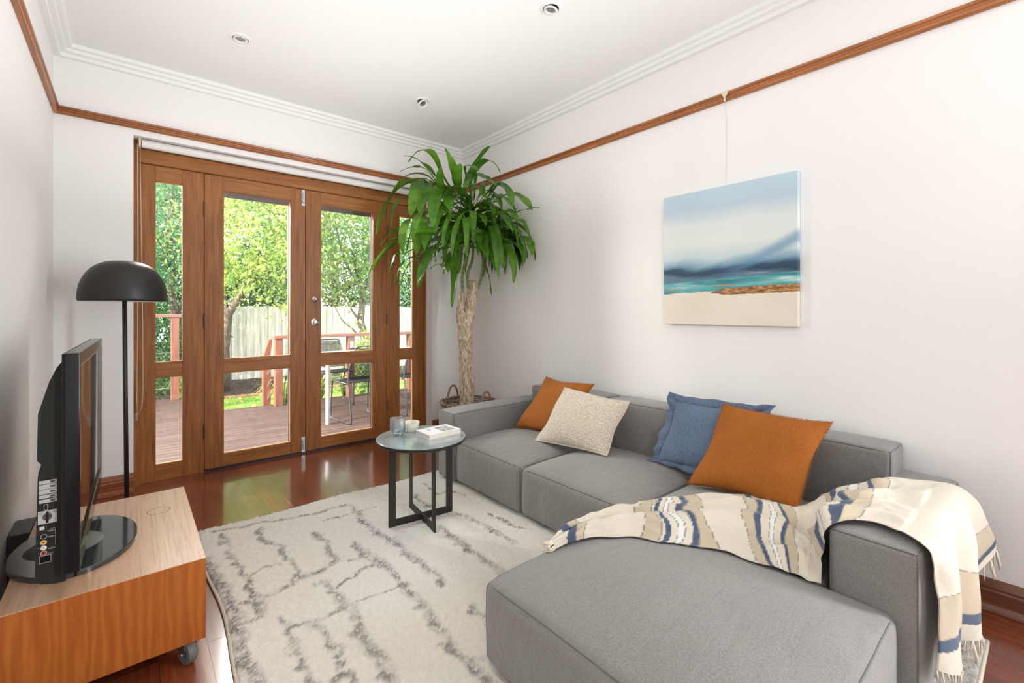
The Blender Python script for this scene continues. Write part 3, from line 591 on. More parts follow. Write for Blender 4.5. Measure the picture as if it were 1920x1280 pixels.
# ------------------------------------------------------------------ seascape canvas hung from the rail
def seascape():
    m = mat('canvas_paint', (.7, .7, .7), .55)
    tc = N(m, 'ShaderNodeTexCoord'); sp = N(m, 'ShaderNodeSeparateXYZ'); Lk(m, tc.outputs['Object'], sp.inputs[0])
    def mth(op, a, b_=None, c=None):
        n = N(m, 'ShaderNodeMath', operation=op)
        for i, x in enumerate((a, b_, c)):
            if x is None: continue
            if isinstance(x, (int, float)): n.inputs[i].default_value = x
            else: Lk(m, x, n.inputs[i])
        return n.outputs[0]
    def nz(sy, sz, sc, det=4, off=0, dist=0):
        mp = N(m, 'ShaderNodeMapping'); mp.inputs['Scale'].default_value = (0.01, sy, sz); mp.inputs['Location'].default_value = (off, off, off)
        n = N(m, 'ShaderNodeTexNoise'); n.inputs['Scale'].default_value = sc; n.inputs['Detail'].default_value = det; n.inputs['Distortion'].default_value = dist
        Lk(m, tc.outputs['Object'], mp.inputs[0]); Lk(m, mp.outputs[0], n.inputs[0]); return n.outputs[0]
    Z = mth('DIVIDE', sp.outputs['Z'], .764)                      # 0 bottom .. 1 top
    Yl = mth('DIVIDE', sp.outputs['Y'], .73)                      # -.5 right .. +.5 left in the picture
    soft = mth('MULTIPLY_ADD', nz(1.6, 3.2, 1.6, 3, 2.1, .6), .16, -.08)
    tilt = mth('MULTIPLY', Yl, .02)
    z1 = mth('ADD', mth('ADD', Z, soft), mth('MULTIPLY', tilt, -1))
    sky = ramp(m, z1, [(.34, (.10, .19, .28)), (.372, (.015, .045, .085)), (.405, (.02, .075, .14)), (.44, (.20, .36, .47)), (.50, (.56, .68, .70)), (.60, (.74, .79, .75)), (.74, (.72, .78, .77)), (.86, (.50, .62, .72)), (1.0, (.50, .66, .74))])
    warm = nz(2.2, 4, 1.5, 4, 7.7)
    def mix(f, a, b_, bt='MIX'):
        n = N(m, 'ShaderNodeMix', data_type='RGBA', blend_type=bt)
        if isinstance(f, (int, float)): n.inputs[0].default_value = f
        else: Lk(m, f, n.inputs[0])
        for i, x in ((6, a), (7, b_)):
            if isinstance(x, tuple): n.inputs[i].default_value = (*x, 1)
            else: Lk(m, x, n.inputs[i])
        return n.outputs[2]
    def step(x, lo, hi):
        n = N(m, 'ShaderNodeMapRange'); n.interpolation_type = 'SMOOTHSTEP'; n.inputs['From Min'].default_value = lo; n.inputs['From Max'].default_value = hi; Lk(m, x, n.inputs['Value']); return n.outputs[0]
    # blue diagonal cloud sweeping in from the right above the horizon
    dz = mth('ADD', mth('MULTIPLY_ADD', Yl, .42, Z), mth('MULTIPLY_ADD', nz(2, 4, 1.4, 3, 9), .10, -.05))
    band = mth('MULTIPLY', step(dz, .31, .36), mth('SUBTRACT', 1, step(dz, .37, .44)))
    band = mth('MULTIPLY', band, step(mth('MULTIPLY', Yl, -1), -.12, .35))
    c = mix(mth('MULTIPLY', band, .75), sky.outputs[0], (.13, .29, .46))
    wt = step(nz(1, 9, 2.2, 4, 4.4), .60, .75); c = mix(mth('MULTIPLY', wt, .35), c, (.90, .88, .84))
    # sea
    hz = mth('ADD', .335, mth('MULTIPLY', Yl, -.045))
    seac = ramp(m, nz(2, 22, 2.0, 5, 1.3), [(.3, (.03, .20, .24)), (.48, (.08, .35, .37)), (.60, (.20, .50, .50)), (.72, (.62, .78, .76))])
    fs = step(mth('SUBTRACT', hz, Z), -.004, .006); c = mix(fs, c, seac.outputs[0])
    # ochre sand bars in the shallows
    bar = nz(1.7, 14, 1.9, 5, 12.1); near = mth('MULTIPLY', step(Z, .245, .262), mth('SUBTRACT', 1, step(Z, .285, .315)))
    fb = mth('MULTIPLY', step(bar, .55, .60), near); c = mix(fb, c, (.50, .27, .10))
    # sand, with a brown reef on its right edge
    sand = ramp(m, nz(1.2, 3, 1.5, 3, 5), [(.35, (.76, .68, .56)), (.65, (.82, .76, .65))])
    sl = mth('ADD', mth('ADD', .248, mth('MULTIPLY', Yl, -.03)), mth('MULTIPLY_ADD', nz(4, 4, 2, 4, 3.3), .03, -.015))
    c = mix(step(mth('SUBTRACT', sl, Z), -.003, .003), c, sand.outputs[0])
    d2 = mth('ABSOLUTE', mth('SUBTRACT', Z, mth('ADD', .238, mth('MULTIPLY', Yl, -.03)))); wdt = mth('MULTIPLY', step(mth('MULTIPLY', Yl, -1), -.16, .05), .030)
    reef = ramp(m, nz(8, 30, 3, 5, 6), [(.35, (.10, .035, .01)), (.5, (.38, .17, .05)), (.65, (.60, .36, .15))])
    fr_ = step(mth('SUBTRACT', mth('ADD', wdt, mth('MULTIPLY_ADD', nz(9, 9, 3, 4, 8), .02, -.013)), d2), 0, .004); c = mix(fr_, c, reef.outputs[0])
    base(m, c); n = noise_tex(m, (1, 1, 1), 500, 2); bump(m, n.outputs[0], .1, .0006); return m
t = thing('painting', 'square seascape canvas in blue, teal and sand hanging on the right wall', 'painting', (2.495, 1.172, 1.066))
obj('canvas', MB().box(2.495, .807, 1.066, 2.527, 1.537, 1.830, .002, 2), seascape(), t)
t = thing('picture_hook', 'cream metal picture hook over the timber rail above the seascape', 'hook', (2.50, 1.165, 2.32))
hk = [(-.012, .012), (.012, .012), (.010, .002), (.003, -.012), (.0035, -.026), (-.0035, -.026), (-.003, -.012), (-.010, .002)]
obj('plate', MB().prism([(a * 1.5, c * 1.4) for a, c in hk], lambda p, q: (2.500 - .0025 * q, 1.165 + p[0], 2.328 + p[1])).box(2.500, 1.160, 2.343, 2.528, 1.170, 2.349), M['cream'], t)
obj('hanging_wire', MB().tube([(2.505, 1.165, 2.30), (2.527, 1.168, 2.2), (2.527, 1.172, 1.80)], .0005, 5), M['zinc'], t)

# ------------------------------------------------------------------ tall dracaena in a wicker basket
PC = Vector((2.208, 3.205, 0))
wick = mat('wicker', (.25, .16, .10), .8); nn = noise_tex(wick, (30, 30, 60), 1, 3); rr = ramp(wick, nn.outputs[0], [(.3, (.10, .055, .035)), (.5, (.30, .20, .14)), (.7, (.50, .42, .36))]); base(wick, rr.outputs[0])
t = thing('wicker_basket', 'round grey-brown wicker basket with two loop handles in the corner behind the sofa arm', 'basket', PC)
mb = MB(); r_ = random.Random(2)
def br(z): return .185 + .045 * (z / .375)
for k in range(26):
    z = .012 + k * .0143; n = 72
    mb.tube([(PC.x + (br(z) + .006 * math.cos(a * 12 + math.pi * (k % 2)) ) * math.cos(a), PC.y + (br(z) + .006 * math.cos(a * 12 + math.pi * (k % 2))) * math.sin(a), z + .002 * math.sin(a * 3 + k)) for a in [2 * math.pi * i / n for i in range(n)]], .0062, 6, closed=True)
obj('woven_wall', mb, wick, t, True)
mb = MB()
for i in range(24):
    a = 2 * math.pi * i / 24; mb.tube([(PC.x + br(z) * math.cos(a), PC.y + br(z) * math.sin(a), z) for z in (.005, .19, .372)], .005, 6)
obj('stakes', mb, wick, t, True)
obj('rim', MB().tube([(PC.x + (.232 + .004 * math.sin(a * 20)) * math.cos(a), PC.y + (.232 + .004 * math.sin(a * 20)) * math.sin(a), .377 + .003 * math.cos(a * 20)) for a in [2 * math.pi * i / 120 for i in range(120)]], .010, 8, closed=True), wick, t, True)
cane = mat('cane_handle', (.30, .19, .10), .8)
for ang in (93, -85):
    a0 = R(ang); cx, cy = PC.x + .225 * math.cos(a0), PC.y + .225 * math.sin(a0); tx, ty = -math.sin(a0), math.cos(a0)
    P = [(cx + tx * .055 * math.cos(q), cy + ty * .055 * math.cos(q), .36 + .125 * math.sin(q) if 0 <= q <= math.pi else .35) for q in [math.pi * i / 16 for i in range(17)]]
    obj('handle', MB().tube([(P[0][0], P[0][1], .31)] + P + [(P[-1][0], P[-1][1], .31)], .009, 8), cane, t, True)
T = thing('potted_dracaena', 'tall dracaena with thick pale trunk and drooping strap leaves beside the doors', 'plant', PC)
obj('nursery_pot', MB().lathe((PC.x, PC.y, 0), [(.0001, .01), (.150, .01), (.172, .29), (.168, .29), (.160, .25), (.0001, .25)], 36), M['mblack'], T, True, 40)
obj('soil', MB().lathe((PC.x, PC.y, 0), [(.163, .26), (.08, .272), (.0001, .268)], 30), M['terracotta'], T, True)
bark = mat('pale_bark', (.5, .4, .3), .9)
n1 = noise_tex(bark, (1, 1, .35), 60, 6, .75); r1 = ramp(bark, n1.outputs[0], [(.30, (.14, .09, .055)), (.42, (.36, .25, .15)), (.53, (.60, .48, .34)), (.64, (.82, .75, .64))]); base(bark, r1.outputs[0]); bump(bark, n1.outputs[0], .8, .006)
def trunkpath(P, Rd, name, m=bark, n=20, nz=.004):
    mb = MB(); k = 26; pts = []; rad = []
    for i in range(k + 1):
        v = (len(P) - 1) * i / k; pts.append(catmull([Vector(p) for p in P], v)); j = min(int(v), len(P) - 2); rad.append(Rd[j] + (Rd[j + 1] - Rd[j]) * (v - j))
    mb.tube(pts, rad, n); mb.v = [tuple(Vector(p) + Vector((noise.noise(Vector(p) * 18), noise.noise(Vector(p) * 18 + Vector((5, 5, 5))), 0)) * nz * 2) for p in mb.v]
    return obj(name, mb, m, T, True)
x, y = PC.x - .02, PC.y + .0
trunkpath([(x, y, .25), (x + .002, y, .5), (x - .01, y, .8), (x - .012, y, 1.0), (x + .016, y - .02, 1.16), (x + .036, y - .03, 1.30), (x + .046, y - .035, 1.40)], [.066, .060, .058, .060, .050, .044, .042], 'trunk')
trunkpath([(x - .012, y, .94), (x - .040, y + .01, 1.06), (x - .052, y + .01, 1.17), (x - .045, y + .012, 1.26), (x - .035, y + .01, 1.30)], [.050, .046, .036, .027, .014], 'trunk')
stemm = mat('young_stem', (.18, .24, .07), .6); ns_ = noise_tex(stemm, (1, 1, 40), 3, 2); rs_ = ramp(stemm, ns_.outputs[0], [(.4, (.10, .14, .035)), (.6, (.34, .34, .14))]); base(stemm, rs_.outputs[0])
HEADS = [Vector((x - .03, y - .05, 1.86)), Vector((x + .035, y - .04, 1.98)), Vector((x + .11, y - .10, 1.80))]
for p0, hd, bd in (((x - .035, y + .005, 1.27), HEADS[0], (-.005, 0)), ((x + .0, y - .03, 1.33), HEADS[1], (-.01, 0)), ((x + .088, y - .05, 1.335), HEADS[2], (.03, 0))):
    trunkpath([p0, (p0[0] + bd[0], p0[1] + bd[1], 1.45), (hd.x, hd.y, 1.62), tuple(hd)], [.012, .013, .012, .010], 'stem', stemm, 10, .001)
LEAVES = [((2.063,3.161,2.153),(1.934,3.028,2.279),(1.84,2.987,2.381),0.0682),((2.134,3.157,2.177),(2.17,2.995,2.38),(2.214,2.893,2.465),0.0523),((2.158,3.105,2.233),(2.174,2.899,2.338),(2.209,2.772,2.215),0.05),((2.059,3.156,2.139),(1.951,2.99,2.204),(1.921,2.887,2.256),0.0864),((1.965,3.212,2.233),(1.746,3.093,2.372),(1.582,3.08,2.244),0.0569),((1.915,3.245,2.231),(1.692,3.111,2.284),(1.545,3.073,2.282),0.0637),((1.932,3.372,2.3),(1.831,3.418,2.343),(1.724,3.489,2.301),0.0387),((1.968,3.24,2.116),(1.857,3.091,2.173),(1.813,3.007,2.244),0.0625),((1.941,3.389,2.268),(1.761,3.55,2.244),(1.65,3.647,1.922),0.0625),((1.922,3.405,2.255),(1.703,3.6,2.131),(1.593,3.698,1.766),0.0569),((1.869,3.412,2.121),(1.694,3.496,2.035),(1.647,3.504,1.832),0.0682),((1.841,3.36,2.218),(1.727,3.237,2.064),(1.656,3.188,1.869),0.1137),((1.893,3.305,2.197),(1.765,3.174,2.046),(1.69,3.119,1.891),0.091),((1.937,3.213,2.167),(1.763,3.011,1.957),(1.686,2.901,1.746),0.0955),((2.002,3.202,2.139),(1.894,3.03,2.004),(1.849,2.936,1.889),0.091),((1.852,3.282,1.971),(1.656,3.092,1.82),(1.57,2.988,1.641),0.075),((1.875,3.298,1.903),(1.714,3.152,1.744),(1.64,3.073,1.557),0.091),((1.784,3.408,1.909),(1.651,3.304,1.757),(1.613,3.228,1.581),0.075),((1.785,3.571,1.858),(1.722,3.7,1.804),(1.647,3.7,1.706),0.0409),((1.751,3.586,1.766),(1.702,3.7,1.711),(1.661,3.7,1.591),0.0387),((1.756,3.597,1.73),(1.641,3.7,1.616),(1.512,3.7,1.395),0.0614),((1.752,3.505,1.619),(1.668,3.499,1.587),(1.627,3.496,1.43),0.0478),((1.824,3.458,1.595),(1.721,3.497,1.503),(1.69,3.498,1.347),0.0455),((1.846,3.474,1.573),(1.791,3.541,1.485),(1.77,3.568,1.365),0.0364),((1.918,3.275,1.684),(1.764,3.148,1.515),(1.667,3.101,1.346),0.0955),((1.916,3.296,1.587),(1.767,3.202,1.449),(1.7,3.15,1.321),0.0637),((1.948,3.23,1.829),(1.759,3.093,1.741),(1.676,3.014,1.599),0.0841),((2.025,3.182,1.856),(1.885,3.036,1.759),(1.813,2.964,1.628),0.0841),((2.06,3.179,1.674),(1.971,3.042,1.45),(1.904,2.992,1.171),0.091),((2.096,3.213,1.668),(2.01,3.204,1.574),(1.991,3.179,1.448),0.0682),((2.134,3.225,1.623),(2.162,3.21,1.617),(2.163,3.212,1.56),0.0523),((2.177,3.176,1.861),(2.131,3.197,1.77),(2.102,3.211,1.669),0.0637),((2.202,3.18,2.004),(2.225,3.19,1.932),(2.231,3.199,1.807),0.0659),((2.156,3.038,1.741),(2.052,2.793,1.631),(2.005,2.665,1.52),0.0841),((2.223,3.047,1.829),(2.191,2.872,1.736),(2.162,2.796,1.59),0.0796),((2.278,3.101,1.572),(2.321,3.063,1.445),(2.335,3.051,1.271),0.0659),((2.28,2.979,1.685),(2.194,2.808,1.541),(2.141,2.731,1.445),0.075),((2.333,2.946,1.698),(2.247,2.8,1.579),(2.208,2.724,1.471),0.0637),((2.335,2.909,1.707),(2.262,2.681,1.535),(2.191,2.596,1.349),0.0637),((2.409,2.884,1.711),(2.363,2.708,1.639),(2.331,2.627,1.508),0.0614),((2.441,2.807,1.742),(2.344,2.574,1.657),(2.27,2.479,1.555),0.0659),((2.376,2.883,2.101),(2.332,2.647,2.012),(2.315,2.525,1.897),0.0682),((2.401,2.854,1.921),(2.329,2.626,1.922),(2.34,2.473,1.912),0.0387),((2.315,2.964,2.193),(2.292,2.771,2.089),(2.262,2.69,1.952),0.0682),((2.17,3.037,2.269),(2.093,2.791,2.151),(2.076,2.649,2.067),0.0682),((2.233,2.978,1.888),(2.165,2.716,1.885),(2.181,2.542,1.892),0.0614),((2.263,3.08,2.146),(2.317,2.966,2.095),(2.338,2.914,1.953),0.0569),((2.429,2.869,1.909),(2.379,2.7,1.84),(2.363,2.608,1.723),0.05),((2.332,2.926,1.856),(2.27,2.717,1.783),(2.276,2.583,1.737),0.0523),((2.26,2.973,1.952),(2.207,2.732,1.859),(2.194,2.6,1.719),0.0637),((2.098,3.103,2.316),(2.017,2.872,2.252),(1.99,2.746,2.177),0.0341),((2.31,3.019,2.135),(2.296,2.92,2.168),(2.296,2.864,2.195),0.0387),((2.216,2.996,2.023),(2.116,2.765,2.0),(2.085,2.633,1.938),0.0569),((2.291,2.954,2.089),(2.207,2.751,2.024),(2.202,2.619,1.93),0.05),((2.091,3.205,1.955),(2.065,3.12,1.876),(2.06,3.07,1.771),0.0614),((1.915,3.27,1.659),(1.84,3.063,1.63),(1.83,2.937,1.576),0.0341),((1.973,3.202,1.512),(1.807,3.03,1.5),(1.703,2.962,1.458),0.0227),((2.11,3.234,2.139),(2.143,3.193,2.123),(2.193,3.143,2.09),0.0637),((2.192,3.067,1.946),(2.132,2.903,1.887),(2.103,2.82,1.801),0.0682),((2.166,3.204,2.205),(2.222,3.175,2.311),(2.255,3.156,2.313),0.0682),((2.267,3.108,2.001),(2.304,3.073,2.025),(2.351,3.031,1.975),0.0569),((2.13,3.13,2.035),(1.993,3.054,2.036),(1.917,3.023,1.983),0.0682),((2.156,3.123,2.062),(2.067,3.037,2.08),(1.996,3.016,2.064),0.0569),((2.027,3.242,2.014),(1.923,3.189,1.941),(1.868,3.166,1.834),0.0569),((1.959,3.321,2.068),(1.847,3.321,2.026),(1.782,3.327,1.944),0.0569),((2.224,3.09,1.867),(2.136,3.052,1.777),(2.093,3.032,1.697),0.0637),((2.288,2.97,1.795),(2.227,2.776,1.716),(2.221,2.658,1.667),0.0569),((2.232,3.145,2.141),(2.218,3.169,2.22),(2.181,3.205,2.272),0.05),((1.988,3.273,1.914),(1.893,3.208,1.831),(1.851,3.171,1.738),0.0637),((2.348,2.926,1.957),(2.291,2.742,1.918),(2.278,2.637,1.83),0.0569),((2.138,3.098,2.277),(2.024,2.953,2.162),(1.954,2.891,2.079),0.0569),((2.238,3.026,2.205),(2.129,2.899,2.087),(2.106,2.809,2.007),0.0523),((1.896,3.434,1.902),(1.866,3.484,1.982),(1.88,3.484,1.882),0.0455),((2.037,3.234,1.964),(2.016,3.112,1.893),(1.996,3.059,1.787),0.0546),((2.335,2.989,2.015),(2.255,2.926,1.895),(2.243,2.872,1.813),0.0569),((2.214,2.994,1.729),(2.032,2.824,1.747),(1.926,2.752,1.726),0.05)]
def leaves():
    mb = MB(); r = random.Random(11)
    def leaf(P, w, roll):
        n = 14; pts = [catmull(P, (len(P) - 1) * i / n) for i in range(n + 1)]
        up = Vector((0, 0, 1)); prev = None; rows = []
        for i in range(n + 1):
            s = i / n; tn = (pts[min(i + 1, n)] - pts[max(i - 1, 0)]).normalized()
            side = tn.cross(up)
            if side.length < .15: side = prev or Vector((.64, .77, 0)).cross(tn)
            side.normalize()
            if prev and side.dot(prev) < 0: side = -side
            if prev: side = (side * .35 + prev * .65); side = (side - tn * side.dot(tn)).normalized()
            prev = side; sd = Matrix.Rotation(roll * (.3 + s), 3, tn) @ side; nr = sd.cross(tn)
            wd = w * .5 * (.22 + .78 * math.sin(min(1, s / .42) * math.pi / 2) ** 1.3) * (1 if s < .45 else max(0, math.cos((s - .45) / .55 * math.pi / 2)) ** .72)
            wv = .006 * math.sin(s * 14 + roll * 9)
            rows.append([pts[i] - sd * wd + nr * (.22 * wd + wv), pts[i] - sd * wd * .5 + nr * .06 * wd, pts[i], pts[i] + sd * wd * .5 + nr * .06 * wd, pts[i] + sd * wd + nr * (.22 * wd - wv)])
        vs = [p for rw in rows for p in rw]
        lim = [Vector((min(p.x, 2.518), min(p.y, 3.745), p.z)) for p in vs]
        mb.add(lim, [(i * 5 + k, i * 5 + k + 1, (i + 1) * 5 + k + 1, (i + 1) * 5 + k) for i in range(n) for k in range(4)])
    view = Vector((.60, .80, 0))
    for b0, md, tp, w in LEAVES:
        b0, md, tp = Vector(b0), Vector(md), Vector(tp); hd = min(HEADS, key=lambda h: (h - b0).length)
        if tp.z > 2.1: hd = HEADS[1] + Vector((0, 0, .05)) if abs(b0.x - HEADS[1].x) < .15 else hd
        st = hd + Vector((r.uniform(-.01, .01), r.uniform(-.01, .01), r.uniform(-.22, .03)))
        # petiole to base, blade from base
        mb.tube([st, st.lerp(b0, .5) + Vector((0, 0, .02)), b0], [.0035, .003, .003], 5)
        ctrl = b0.lerp(tp, .5) + (md - b0.lerp(tp, .5)) * 1.0
        b1 = st.lerp(b0, .6); P = [b1, b0, b0.lerp(ctrl, .55) + (ctrl - b0.lerp(tp, .5)) * .30, ctrl, ctrl.lerp(tp, .55) + (ctrl - b0.lerp(tp, .5)) * .22, tp]
        leaf(P, max(w, .03) * 1.0, r.uniform(-.5, .5))
    for k in range(64):
        hd = r.choice(HEADS); az = r.uniform(0, 2 * math.pi); L = r.uniform(.30, .52); el = r.uniform(.0, 1.1)
        d = Vector((math.cos(az), math.sin(az), 0)); st = hd + Vector((0, 0, r.uniform(-.2, .05)))
        P = [st, st + d * L * .3 + Vector((0, 0, L * .35 * el)), st + d * L * .65 + Vector((0, 0, L * .28 * el)), st + d * L * .9 + Vector((0, 0, -L * .15)), st + d * L * 1.0 + Vector((0, 0, -L * .5))]
        leaf(P, r.uniform(.048, .07), r.uniform(-.5, .5))
    m = leafmat('dracaena_leaf', [(.3, (.035, .115, .010)), (.5, (.075, .21, .016)), (.72, (.16, .33, .03))], .30, .28, 5)
    obj('foliage', mb, m, T, True, recalc=False)
leaves()

# ------------------------------------------------------------------ side table and what stands on it
TC = Vector((1.212, 2.205, .016)); ta = R(-7)
t = thing('side_table', 'round side table with grey stone top on a crossed dark metal frame', 'table', TC, ta); t['_local'] = 1
stone = mat('slate_stone', (.10, .13, .13), .22, Coat_Weight=1.0, Coat_Roughness=.10); n = noise_tex(stone, (1, 1, 1), 9, 6, .6); r2_ = ramp(stone, n.outputs[0], [(.3, (.20, .27, .285)), (.7, (.36, .43, .44))]); base(stone, r2_.outputs[0])
obj('stone_top', MB().lathe((0, 0, 0), [(.0001, .4505), (.2345, .4505), (.2365, .449), (.2368, .4475), (.236, .446), (.0001, .446)], 80), stone, t, True, 30)
obj('rim', MB().lathe((0, 0, 0), [(.236, .446), (.2375, .444), (.237, .436), (.233, .430), (.207, .420), (.0001, .420)], 80), M['gunmetal'], t, True, 30)
W, TH, A = .038, .008, .182
def bar_frame(ax, name, drop=0):
    b = MB()
    def bx(u0, u1, z0, z1):
        if ax == 'x': b.box(u0, -TH / 2, z0, u1, TH / 2, z1, .001, 1)
        else: b.box(-TH / 2, u0, z0, TH / 2, u1, z1, .001, 1)
    return b, bx
b, bx = bar_frame('x', 'l'); bx(-A + W, A - W, 0, W); obj('base_bar', b, M['gunmetal'], t)
b = MB(); b.box(-TH / 2, -A + W, 0, TH / 2, -TH / 2, W); b.box(-TH / 2, TH / 2, 0, TH / 2, A - W, W); obj('base_bar', b, M['gunmetal'], t)
for ax in 'xy':
    for s in (-1, 1):
        b, bx = bar_frame(ax, 'l'); bx(min(s * (A - W), s * A), max(s * (A - W), s * A), 0, .421); obj('leg', b, M['gunmetal'], t)
ZT = TC.z + .4508
t = thing('tumbler', 'ribbed glass tumbler with a little water on the side table', 'glass', (1.118, 2.300, ZT)); t['_local'] = 1
mb = MB(); n = 96
def tum(prof, rib):
    vs = []
    for r0, z, rb in prof:
        for k in range(n):
            a = 2 * math.pi * k / n; rr_ = r0 + rb * math.cos(a * 24); vs.append((rr_ * math.cos(a), rr_ * math.sin(a), z))
    return vs, [(i * n + k, i * n + (k + 1) % n, (i + 1) * n + (k + 1) % n, (i + 1) * n + k) for i in range(len(prof) - 1) for k in range(n)]
pr = [(.0001, .0, 0), (.030, .0, 0), (.0315, .003, 0), (.0315, .014, 0), (.037, .020, .0002), (.0395, .03, .0009), (.0395, .088, .0009), (.0385, .0955, 0), (.0365, .0955, 0), (.0362, .088, 0), (.0362, .030, 0), (.033, .022, 0), (.0001, .019, 0)]
mb.add(*tum(pr, 0))
gl = glass_ribbed('tumbler_glass', (.975, .985, .995))
obj('glass_body', mb, gl, t, True, 50)
obj('water', MB().lathe((0, 0, 0), [(.0001, .0195), (.032, .0225), (.0358, .031), (.0358, .044), (.0001, .044)], 48), glass_ribbed('water', (.80, .90, .97)), t, True, 40)
t = thing('bowl', 'small cream stoneware bowl between the tumbler and the book', 'bowl', (1.215, 2.345, ZT)); t['_local'] = 1
obj('bowl_body', MB().lathe((0, 0, 0), [(.0001, 0), (.040, 0), (.044, .004), (.0535, .046), (.0535, .049), (.051, .048), (.042, .008), (.0001, .006)], 48), mat('stoneware', (.74, .71, .62), .45), t, True, 45)
BK = Vector((1.205, 2.108, ZT)); ux = (Vector((1.405, 2.118, ZT)) - BK).normalized(); uy = Vector((-ux.y, ux.x, 0)); BL_, BWd, BH = .200, .138, .026
t = thing('paperback_book', 'thick white paperback book lying on the side table', 'book', BK)
BM = Matrix(((ux.x, uy.x, 0, BK.x), (ux.y, uy.y, 0, BK.y), (0, 0, 1, BK.z), (0, 0, 0, 1)))
obj('pages', MB().box(.0015, .002, .0015, BL_ - .002, BWd - .002, BH - .0015, M=BM), mat('page_edges', (.62, .58, .50), .9), t)
b = MB(); b.box(0, 0, BH - .0015, BL_, BWd, BH, .0004, 1, M=BM); b.box(0, 0, 0, BL_, BWd, .0015, .0004, 1, M=BM)
cov = obj('cover', b, mat('cover_white', (.84, .85, .86), .35), t)
obj('spine', MB().box(0, -.0012, 0, BL_, .0008, BH, .0004, 1, M=BM), mat('spine_cream', (.80, .75, .66), .5), t)
pm = mat('cover_photo', (.3, .3, .3), .4); n = noise_tex(pm, (1, 1, 1), 55, 3, .6); r3 = ramp(pm, n.outputs[0], [(.3, (.12, .13, .15)), (.45, (.30, .30, .31)), (.55, (.62, .62, .60)), (.7, (.42, .30, .27))]); base(pm, r3.outputs[0])
obj('cover_photograph', MB().box(.095, .012, BH, .175, .118, BH + .0003, M=BM), pm, t)
SM = BM @ Matrix.Translation((.012, -.00135, .009)) @ Matrix.Rotation(R(90), 4, 'X')
text_mesh('spine_title', 'HAND & STONE  TO HOME', .0085, SM, mat('title_brown', (.42, .28, .16), .6), t)
text_mesh('cover_title', 'STONE', .012, BM @ Matrix.Translation((.052, .118, BH + .0003)) @ Matrix.Rotation(R(-90), 4, 'Z'), mat('title_plum', (.28, .14, .20), .6), t)
obj('publisher_dot', MB().lathe((0, 0, 0), [(.0001, .0008), (.0062, .0008), (.0062, 0)], 24, BM.to_3x3().to_4x4() @ Matrix.Rotation(R(90), 4, 'X')), mat('red_dot', (.65, .04, .05), .5), t)
ob = t.children[-1]; ob.data.transform(Matrix.Translation(BM @ Vector((BL_ - .018, -.0012, BH / 2))))

# ------------------------------------------------------------------ floor lamp
LP = Vector((-.022, 3.315, 0))
t = thing('floor_lamp', 'black mushroom-shaped floor lamp in the left back corner', 'lamp', LP)
t.location = LP; t['_local'] = 1
pr = []
for i in range(20):
    a = math.pi / 2 * i / 19; pr.append((.193 * math.cos(a) ** .72 if i < 19 else .0001, 1.214 + .206 * math.sin(a) ** 1.0))
outer = [(.188, 1.196), (.193, 1.203)] + pr
obj('shade', MB().lathe((0, 0, 0), outer, 72), M['lamp'], t, True, 60)
obj('shade_lining', MB().lathe((0, 0, 0), [(.188, 1.196)] + [(max(.0001, r0 - .006), z - .004) for r0, z in pr], 72), M['lampin'], t, True, 60)
obj('pole', MB().tube([(.012, 0, .02), (.006, 0, .6), (.0, 0, 1.40)], .0105, 16), M['lamp'], t, True)
obj('base', MB().lathe((0, 0, 0), [(.0001, .022), (.138, .020), (.142, .014), (.142, 0), (.0001, 0)], 56), M['lamp'], t, True, 40)
obj('lamp_holder', MB().lathe((0, 0, 0), [(.0001, 1.30), (.022, 1.30), (.022, 1.37), (.0001, 1.37)], 20), M['white'], t, True, 40)

# ------------------------------------------------------------------ timber cabinet on castors
CX0, CX1, CY0, CY1, CZ0, CZ1 = -.272, .190, 1.770, 2.550, .086, .345
fl = mat('flame_grain_veneer', (.4, .15, .04), .45, Coat_Weight=.08, Coat_Roughness=.25)
n = noise_tex(fl, (7, 7, 1.6), 1.5, 2, .5, 1.2); wv = N(fl, 'ShaderNodeTexWave'); wv.wave_type = 'BANDS'; wv.bands_direction = 'X'; wv.inputs['Scale'].default_value = 4.0; wv.inputs['Distortion'].default_value = 11; wv.inputs['Detail'].default_value = 3; wv.inputs['Detail Scale'].default_value = 1.1; wv.inputs['Detail Roughness'].default_value = .6
tc = N(fl, 'ShaderNodeTexCoord'); mp = N(fl, 'ShaderNodeMapping'); mp.inputs['Scale'].default_value = (3.0, 3.0, .45); Lk(fl, tc.outputs['Object'], mp.inputs[0]); Lk(fl, mp.outputs[0], wv.inputs[0])
r4 = ramp(fl, wv.outputs[0], [(.0, (.385, .100, .011)), (.5, (.42, .115, .014)), (1, (.47, .142, .019))]); ng = noise_tex(fl, (90, 90, 4), 1, 3)
mx = N(fl, 'ShaderNodeMix', data_type='RGBA', blend_type='MULTIPLY'); mx.inputs[0].default_value = .5; rg = ramp(fl, ng.outputs[0], [(.3, (.7, .65, .6)), (.6, (1, 1, 1))]); Lk(fl, r4.outputs[0], mx.inputs[6]); Lk(fl, rg.outputs[0], mx.inputs[7]); base(fl, mx.outputs[2])
tp = wood('cabinet_top_veneer', (.58, .33, .19), (.70, .43, .27), 'y', .8, .34, .35, .22, (.2, .8))
t = thing('media_cabinet', 'low warm-brown timber cabinet on castors under the television', 'cabinet', ((CX0 + CX1) / 2, (CY0 + CY1) / 2, 0))
b = MB(); b.box(CX0, CY0, CZ0, CX1, CY0 + .02, CZ1 - .002, .0008, 1); b.box(CX0, CY1 - .02, CZ0, CX1, CY1, CZ1 - .002); b.box(CX0, CY0 + .02, CZ0, CX0 + .018, CY1 - .02, CZ1 - .002); b.box(CX0 + .018, CY0 + .02, CZ0, CX1 - .02, CY1 - .02, CZ0 + .018)
obj('carcass', b, fl, t)
